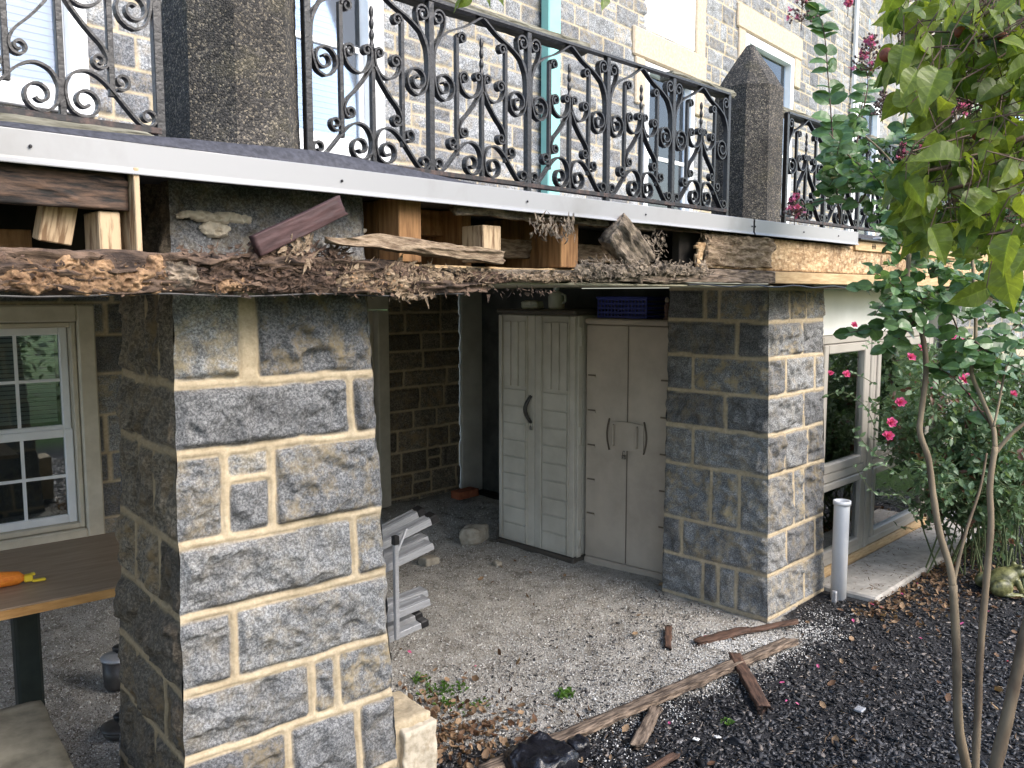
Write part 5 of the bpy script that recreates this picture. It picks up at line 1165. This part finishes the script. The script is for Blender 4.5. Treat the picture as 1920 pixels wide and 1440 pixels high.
# --- crape myrtle
cm = empty('crape_myrtle', tuple(at(1820, 1500, 3.35)), 0, 'slender multi stemmed crape myrtle with glossy dark leaves and pink seed panicles', 'tree')
cm.location.z = 0; CML = Vector(cm.location)
def cbuild(mb, name, mt, smooth=True): return mb.build(name, mt, cm, smooth, loc=tuple(-CML))
stems = [
 ([(1835, 1530), (1813, 1440), (1797, 1355), (1794, 1230), (1787, 1097)], .022, .018, 3.35, 3.35),
 ([(1787, 1100), (1780, 1060), (1762, 1000), (1750, 930), (1741, 861), (1725, 812), (1728, 770), (1736, 700), (1732, 641), (1716, 586), (1702, 540), (1705, 470)], .016, .010, 3.35, 3.55),
 ([(1787, 1100), (1800, 1040), (1815, 985), (1838, 915), (1850, 850)], .009, .005, 3.35, 3.5),
 ([(1705, 475), (1722, 425), (1712, 380), (1690, 330), (1650, 280), (1590, 230)], .008, .004, 3.55, 3.9),
 ([(1705, 475), (1690, 410), (1670, 350), (1600, 300), (1555, 250)], .006, .003, 3.55, 4.0),
 ([(1832, 1530), (1829, 1440), (1834, 1330), (1838, 1226), (1850, 1080), (1858, 985), (1856, 910), (1866, 838)], .017, .013, 3.25, 3.35),
 ([(1866, 840), (1862, 800), (1842, 750), (1822, 700), (1828, 655), (1829, 577), (1822, 480), (1805, 330), (1790, 200)], .011, .006, 3.35, 3.6),
 ([(1866, 850), (1895, 815), (1925, 790), (1980, 740)], .009, .007, 3.35, 3.3),
 ([(1863, 800), (1872, 760), (1886, 690), (1900, 660), (1930, 620)], .006, .004, 3.35, 3.4),
 ([(1858, 1500), (1866, 1440), (1884, 1365), (1905, 1270), (1935, 1140), (1990, 980)], .026, .02, 2.9, 2.9)]
for i, (l, r0, r1, d0, d1) in enumerate(stems):
    mb = MB(); stemtube(mb, px_path(l, d0, d1), r0 * .88, r1 * .88, 12, .05); cbuild(mb, 'trunk' if i in (0, 5, 9) else 'branch', M['bark'])
def leafy_spike(tw_, lv, lf_, pts, r0, n, L_, kind='oval', tonef=None, side=RT, spread=1.0, start=.15, jit=.25):
    P_ = smooth_path(pts, 6); tw_.tube(P_, [r0 * (1 - .6 * i / len(P_)) for i in range(len(P_))], 6)
    for i in range(n):
        t_ = start + (1 - start) * i / max(1, n - 1); k = min(len(P_) - 2, int(t_ * (len(P_) - 1))); p = P_[k]; ax = (P_[k + 1] - P_[k]).normalized()
        for s_ in (-1, 1):
            d = side * (s_ * spread) + ax * rnd.uniform(.2, .7) + rv(jit); nn = (UP * .5 - FW * .9 + rv(.35))
            add_leaf(lv, lf_, p, d, nn, L_ * rnd.uniform(.7, 1.15) * (1 - .25 * t_), kind, rnd.random(), .3, rnd.uniform(.05, .35))
tw_, lv, lf_ = MB(), MB(), []
spikes = [([(1575, 420), (1567, 330), (1560, 240), (1553, 150), (1545, 60), (1530, 15)], 4.0, 19, .062),
          ([(1600, 300), (1620, 200), (1627, 160), (1625, 130)], 4.0, 7, .05), ([(1590, 260), (1610, 220), (1622, 170)], 4.1, 5, .05),
          ([(1600, 330), (1580, 300), (1560, 270)], 3.9, 6, .06), ([(1640, 330), (1610, 380), (1570, 372), (1500, 385)], 3.8, 5, .05),
          ([(1718, 555), (1670, 535), (1610, 540)], 3.5, 6, .05), ([(1712, 590), (1660, 610), (1585, 625)], 3.5, 7, .05), ([(1716, 600), (1680, 640), (1650, 660)], 3.5, 6, .05),
          ([(1725, 560), (1770, 570), (1800, 640), (1775, 700)], 3.5, 9, .055), ([(1705, 500), (1760, 500), (1830, 540), (1900, 580)], 3.6, 9, .05),
          ([(1828, 660), (1870, 640), (1920, 600)], 3.4, 6, .055), ([(1828, 640), (1880, 680), (1930, 690)], 3.4, 6, .055), ([(1860, 800), (1800, 720), (1760, 690)], 3.4, 4, .05), ([(1700, 320), (1720, 250), (1735, 200)], 3.9, 9, .05), ([(1680, 330), (1700, 290), (1690, 230)], 3.9, 9, .05)]
for l, d, n, L_ in spikes:
    leafy_spike(tw_, lv, lf_, px_path(l, d, d + .05), .0045, int(n * 1.1), L_ * 1.65, jit=.18)
# dense clumps of short leafy twigs
for (cu, cv, ru, rv_, d, n) in ((1560, 330, 35, 50, 3.85, 6), (1650, 285, 85, 65, 3.85, 20), (1600, 350, 60, 40, 3.85, 8), (1690, 390, 60, 60, 3.7, 12), (1755, 560, 85, 80, 3.55, 17), (1720, 480, 60, 50, 3.6, 16), (1850, 540, 70, 80, 3.6, 15), (1760, 240, 90, 60, 3.95, 16), (1850, 690, 60, 40, 3.45, 12), (1650, 585, 55, 45, 3.5, 8), (1860, 420, 70, 80, 3.9, 20), (1780, 420, 60, 60, 3.9, 22)):
    for _ in range(n):
        a = rnd.uniform(0, 2 * PI); q_ = math.sqrt(rnd.random()); u = cu + ru * q_ * math.cos(a); v_ = cv + rv_ * q_ * math.sin(a); p = at(u, v_, d + rnd.uniform(-.2, .2))
        dr = Vector((rnd.uniform(-1, 1), rnd.uniform(-1, 1), rnd.uniform(-.3, 1))).normalized(); leafy_spike(tw_, lv, lf_, [p, p + dr * .05, p + dr * .11 + Vector((0, 0, -.01))], .002, 4, .066, side=Vector((-dr.y, dr.x, .1)).normalized(), jit=.4, start=.05)
lv.lf = lf_; cbuild(tw_, 'twigs', M['twig']); cbuild(lv, 'leaves', M['leafblue'], False)
# panicles
def panicle(p, h_, w_, n, pink, seedn, parent, off):
    sd_, fl, fll, tb_ = MB(), MB(), [], MB()
    for i in range(n):
        t_ = rnd.random(); r_ = w_ * (1 - t_ * .75) * math.sqrt(rnd.random()); a = rnd.uniform(0, 2 * PI); q_ = p + Vector((r_ * math.cos(a), r_ * math.sin(a), h_ * t_)); base = p + Vector((0, 0, h_ * max(0, t_ - .18)))
        tb_.tube([base, (base + q_) / 2 + Vector((0, 0, -.004)), q_], .0009, 4)
        if rnd.random() > pink: blob(sd_, q_, (.0055, .0055, .0062), 6, 4)
        else:
            for _ in range(6): add_leaf(fl, fll, q_, rv(1), rv(1), .018, 'oval', rnd.random(), .5, .3)
    tb_.tube([p - Vector((0, 0, .04)), p + Vector((0, 0, h_))], .0018, 5)
    o = tb_.build('flower_panicle', M['twig'], parent, False, loc=off)
    sd_.build('seed_pods', M['seed'], o, True)
    if fl.v: fl.lf = fll; fl.build('blossom', M['dustypink'], o)
    return o
for u, v_, d, h_, w_, n, pk in ((1503, 40, 4.0, .16, .08, 60, .12), (1630, 130, 4.0, .16, .095, 110, .16), (1655, 215, 4.0, .11, .06, 80, .0), (1735, 190, 4.0, .12, .08, 70, .2), (1410 + 80, 405, 3.8, .09, .06, 70, .2), (1690, 305, 3.9, .08, .05, 50, .2), (1680, 15, 4.0, .08, .05, 40, .3), (1800, 215, 4.0, .1, .07, 70, .2), (1590, 15, 4.0, .06, .02, 16, .7), (1730, 290, 3.8, .04, .02, 14, .9), (1710, 195, 3.9, .04, .02, 14, .9)):
    panicle(at(u, v_, d), h_, w_, n, pk, 0, cm, tuple(-CML))
# --- rose bush
rb = empty('rose_bush', (6.7, 1.85, 0), 0, 'spreading rose bush with bright pink blooms in front of the grey framed windows', 'rose bush'); RBL = Vector(rb.location)
tw_, lv, lf_, lr, lrf = MB(), MB(), [], MB(), []
ends = []
for i in range(72):
    bx_, by_ = 6.62 + rnd.uniform(-.6, .7), 1.75 + rnd.uniform(-.35, .25); a = rnd.uniform(0, 2 * PI); R_ = rnd.uniform(.3, 1.05); tx_, ty_ = 6.42 + R_ * math.cos(a) * 1.3, min(2.28, 1.7 + R_ * math.sin(a) * .65); hz = rnd.uniform(.75, 1.62)
    p0 = Vector((bx_, by_, -.02)); p3 = Vector((tx_, ty_, hz)); p1 = p0.lerp(p3, .35) + Vector((rnd.uniform(-.1, .1), rnd.uniform(-.1, .1), hz * rnd.uniform(.05, .28))); p2 = p0.lerp(p3, .7) + Vector((rnd.uniform(-.08, .08), rnd.uniform(-.08, .08), hz * rnd.uniform(.05, .25)))
    P_ = smooth_path([p0, p1, p2, p3], 6); tw_.tube(P_, [.0065 * (1 - .75 * k / len(P_)) for k in range(len(P_))], 6); ends.append(p3)
    for k in range(int(len(P_) * .28), len(P_)):
        for _ in range(4):
            p = P_[k] + rv(.03); dr = rv(1); dr.z *= .6; dr.normalize(); q_ = p + dr * rnd.uniform(.05, .14); tw_.tube([p, (p + q_) / 2 + Vector((0, 0, .01)), q_], .0015, 4)
            red = rnd.random() < .07
            for j in range(5):
                b_ = p.lerp(q_, .4 + .15 * j) if j < 4 else q_; d_ = dr * .5 + rv(.8); T_ = (lr, lrf) if red else (lv, lf_); add_leaf(T_[0], T_[1], b_, d_, Vector((0, 0, 1)) + rv(.5), rnd.uniform(.034, .062), 'rose', rnd.random(), .2, .15)
sidetw = [(([(1640, 800), (1620, 760), (1580, 735), (1545, 745)]), 5.2, 9, .04), ([(1650, 860), (1620, 830), (1600, 800)], 5.2, 7, .05), ([(1700, 900), (1650, 870), (1625, 880)], 5.1, 7, .045), ([(1640, 720), (1600, 700), (1565, 712)], 5.2, 5, .03), ([(1690, 660), (1650, 640), (1620, 650)], 5.3, 5, .035), ([(1720, 980), (1690, 930), (1640, 925), (1600, 870)], 5.0, 8, .045)]
for l, d, n, L_ in sidetw: leafy_spike(tw_, lv, lf_, px_path(l, d), .003, n, L_, 'rose', jit=.6)
lv.lf = lf_; lr.lf = lrf
tw_.build('canes', M['greentwig'], rb, loc=tuple(-RBL)); lv.build('leaves', M['leafrose'], rb, loc=tuple(-RBL)); lr.build('young_leaves', M['leafred'], rb, loc=tuple(-RBL))
def bloom(p, r_, mt):
    mb = MB(); l2 = []
    for ring_, (n, el, sc_) in enumerate(((6, .15, 1), (5, .6, .8), (4, 1.1, .6))):
        for i in range(n):
            a = 2 * PI * i / n + ring_ * .5 + rnd.uniform(-.2, .2); ax = (-FW * .8 + Vector((0, 0, .5))).normalized(); e1 = ax.cross(Vector((0, 0, 1))).normalized(); e2 = ax.cross(e1)
            d = (e1 * math.cos(a) + e2 * math.sin(a)) * math.cos(el) + ax * math.sin(el); add_leaf(mb, l2, p, d, ax, r_ * sc_ * rnd.uniform(.85, 1.15), 'oval', rnd.random(), .5, -.2)
    mb.lf = l2; return mb.build('rose_bloom', mt, rb, loc=tuple(-RBL))
for u, v_, d, r_ in ((1782, 632, 5.4, .05), (1805, 643, 5.4, .04), (1708, 670, 5.2, .04), (1768, 682, 5.4, .045), (1772, 695, 5.4, .04), (1810, 712, 5.3, .06), (1820, 736, 5.3, .045), (1687, 755, 5.0, .045), (1670, 793, 5.0, .045), (1665, 818, 5.0, .05), (1587, 702, 5.1, .033), (1557, 700, 5.1, .025), (1601, 610, 5.3, .03), (1745, 722, 5.3, .04), (1838, 716, 5.4, .04), (1900, 740, 5.5, .035), (1726, 653, 5.2, .03)):
    bloom(at(u, v_, d), r_ * .8, M['pink'])
for _ in range(3): pass
# --- overhanging tree, top right
ot = empty('overhanging_tree', (3.05, -.25, 0), 0, 'yellow green leafy tree hanging into the top right corner with round brown fruit', 'tree'); OTL = Vector(ot.location)
tw_, lv, lf_ = MB(), MB(), []
tm = MB(); stemtube(tm, [Vector((3.05, -.25, -.05)), Vector((3.0, -.2, 1.2)), Vector((2.95, -.1, 2.2)), Vector((2.9, 0, 3.2)), Vector((2.8, .1, 4.0))], .06, .03, 14, .04); tm.build('trunk', M['bark'], ot, True, loc=tuple(-OTL))
boughs = [([(2150, 380), (1990, 330), (1900, 330), (1820, 345), (1760, 360)], 2.0, .009), ([(2150, 40), (1990, 50), (1900, 60), (1820, 75), (1740, 70), (1690, 60)], 2.1, .010), ([(2100, 300), (1960, 250), (1850, 290), (1740, 320), (1690, 310)], 1.95, .007),
          ([(2100, 180), (1950, 170), (1860, 150), (1780, 160), (1700, 120)], 2.2, .008), ([(2100, 420), (1980, 400), (1900, 430), (1850, 440)], 1.9, .006), ([(2100, -60), (1950, -40), (1800, -30), (1700, -20), (1000, -60)], 2.3, .012)]
tips = []
for l, d, r0 in boughs:
    pts = px_path(l, d); b_ = MB(); stemtube(b_, [Vector((2.92, 0, 2.6 + rnd.uniform(-.4, .5)))] + pts, r0 * 1.3, r0 * .35, 8); b_.build('branch', M['twig'], ot, True, loc=tuple(-OTL))
def inpoly(u, v):
    P_ = [(1670, -20), (1680, 60), (1672, 130), (1690, 200), (1740, 190), (1745, 260), (1670, 330), (1680, 400), (1745, 470), (1830, 440), (1860, 480), (1935, 470), (1935, -20)]
    c = False; j = len(P_) - 1
    for i in range(len(P_)):
        if (P_[i][1] > v) != (P_[j][1] > v) and u < (P_[j][0] - P_[i][0]) * (v - P_[i][1]) / (P_[j][1] - P_[i][1]) + P_[i][0]: c = not c
        j = i
    return c
hand = [((1695, 85), (1680, 155), .6), ((1740, 60), (1705, 130), .7), ((1700, 200), (1678, 160), .6), ((1720, 130), (1690, 185), .9), ((1760, 250), (1725, 310), .8), ((1735, 300), (1665, 350), .9), ((1740, 340), (1700, 420), .8), ((1745, 425), (1780, 500), .5), ((1880, 490), (1895, 590), .9), ((1850, 540), (1780, 575), .7), ((1840, 480), (1775, 470), .6),
        ((1895, 440), (1870, 520), .7), ((1760, 130), (1730, 200), .8), ((1850, 360), (1800, 420), .8), ((1800, 300), (1700, 290), .8), ((1720, 380), (1740, 460), .6), ((870, -5), (845, 22), .6), ((905, -12), (925, 14), .5), ((1130, -15), (1137, 14), .5), ((930, -10), (948, 12), .5), ((880, -10), (860, 18), .6)]
for (a, b_, tn) in hand:
    d = rnd.uniform(1.75, 1.95) if a[0] > 1200 else 2.3; pa, pb = at(*a, d), at(*b_, d + rnd.uniform(-.04, .04)); add_leaf(lv, lf_, pa, pb - pa, -FW * .7 + RT * rnd.uniform(-1, 1) + UP * rnd.uniform(0, .8), (pb - pa).length * .98, 'heart', tn * .75, rnd.uniform(.2, .6), rnd.uniform(.1, .35)); tw_.tube([pa, pa + Vector((0, 0, .05)) + rv(.02)], .0012, 4)
c_ = 0
while c_ < 1150:
    u, v_ = rnd.uniform(1660, 1960), rnd.uniform(-40, 500)
    if not (inpoly(u, v_) or u > 1935): continue
    # airy gaps
    if float(fbm(u / 45., v_ / 45., 1.7, 2, 77)) < -.16: 
        if rnd.random() < .88: continue
    c_ += 1
    d = rnd.uniform(1.85, 2.75); p = at(u, v_, d); dr = Vector((rnd.gauss(-.1, .6), rnd.gauss(.1, .6), rnd.gauss(-.75, .45))); L_ = rnd.uniform(.045, .085)
    add_leaf(lv, lf_, p, dr, Vector((rnd.gauss(0, .8), rnd.gauss(-.3, .8), rnd.gauss(.6, .5))), L_, 'heart', min(1, max(0, rnd.gauss(.45, .3))), .22, rnd.uniform(0, .4))
    if rnd.random() < .6: tw_.tube([p, p + Vector((rnd.uniform(-.03, .05), rnd.uniform(-.05, .02), rnd.uniform(.02, .08))), p + Vector((rnd.uniform(0, .15), rnd.uniform(-.12, 0), rnd.uniform(.03, .12)))], [.001, .0015, .002], 4)
lv.lf = lf_; lv.build('leaves', M['leafyellow'], ot, loc=tuple(-OTL)); tw_.build('twigs', M['twig'], ot, loc=tuple(-OTL))
for u, v_, r_ in ((1662, 103, .016), (1835, 253, .014), (1870, 253, .014), (1800, 60, .013), (1725, 133, .009), (1880, 70, .012)):
    q = MB(); blob(q, at(u, v_, 1.95) , (r_, r_, r_), 12, 8); q.build('fruit', M['fruit'], ot, True, loc=tuple(-OTL))

# --- garden behind the camera (seen in the window glass), plus a light-blocking shrub
def garden_tree(x, y, h_, r_, seed, label, nm='garden_tree', lo=.4, cat='tree', gp='garden trees behind the camera'):
    g = empty(nm, (x, y, 0), 0, label, cat, gp); rr = random.Random(seed)
    q = MB(); q.tube([(0, 0, -.1), (.05, 0, h_ * .3), (0, .1, h_ * .6), (.1, 0, h_ * .85)], [.18, .14, .09, .03], 10)
    for _ in range(7): a = rr.uniform(0, 6.28); z = h_ * rr.uniform(.3, .6); q.tube([(0, 0, z), (r_ * .35 * math.cos(a), r_ * .35 * math.sin(a), z + .5), (r_ * .7 * math.cos(a), r_ * .7 * math.sin(a), z + 1.1)], [.07, .05, .02], 6)
    q.build('trunk', M['bark'], g, True)
    lv_, l3 = MB(), []
    cl = [(rr.gauss(0, r_ * .42), rr.gauss(0, r_ * .42), h_ * rr.uniform(lo, 1)) for _ in range(60)]
    for _ in range(5200):
        c = rr.choice(cl); p = Vector((c[0] + rr.gauss(0, .35), c[1] + rr.gauss(0, .35), c[2] + rr.gauss(0, .28))); d = Vector((rr.gauss(0, 1), rr.gauss(0, 1), rr.gauss(-.2, .6)))
        add_leaf(lv_, l3, p, d, Vector((rr.gauss(0, .5), rr.gauss(0, .5), 1)), rr.uniform(.12, .2), 'rose', rr.random(), .1, .1)
    lv_.lf = l3; lv_.build('crown', M['leaffar'], g); return g
for i, (x, y, h_, r_) in enumerate(((-1.5, -9, 5.5, 2.4), (3.5, -11, 6, 2.6), (8.5, -10, 5.5, 2.5), (13.5, -9, 6, 2.6))):
    garden_tree(x, y, h_, r_, 300 + i, 'leafy green garden tree standing on the lawn behind the viewer')
for i, (x, y, h_, r_) in enumerate(((-3.6, 1.4, 2.6, 1.2), (1.0, -4.6, 2.6, 1.3), (4.4, -4.9, 2.7, 1.4), (8.0, -4.6, 2.4, 1.4))):  # leftmost shrub is added to keep light off the left-facing sides
    garden_tree(x, y, h_, r_, 320 + i, 'dense leafy garden shrub outside the picture, behind the viewer or added at the left to block light', 'garden_shrub', .1, 'shrub', 'garden shrubs round the viewer')
print('verts', sum(len(o.data.vertices) for o in bpy.data.objects if o.type == 'MESH'), 'objs', len(bpy.data.objects))
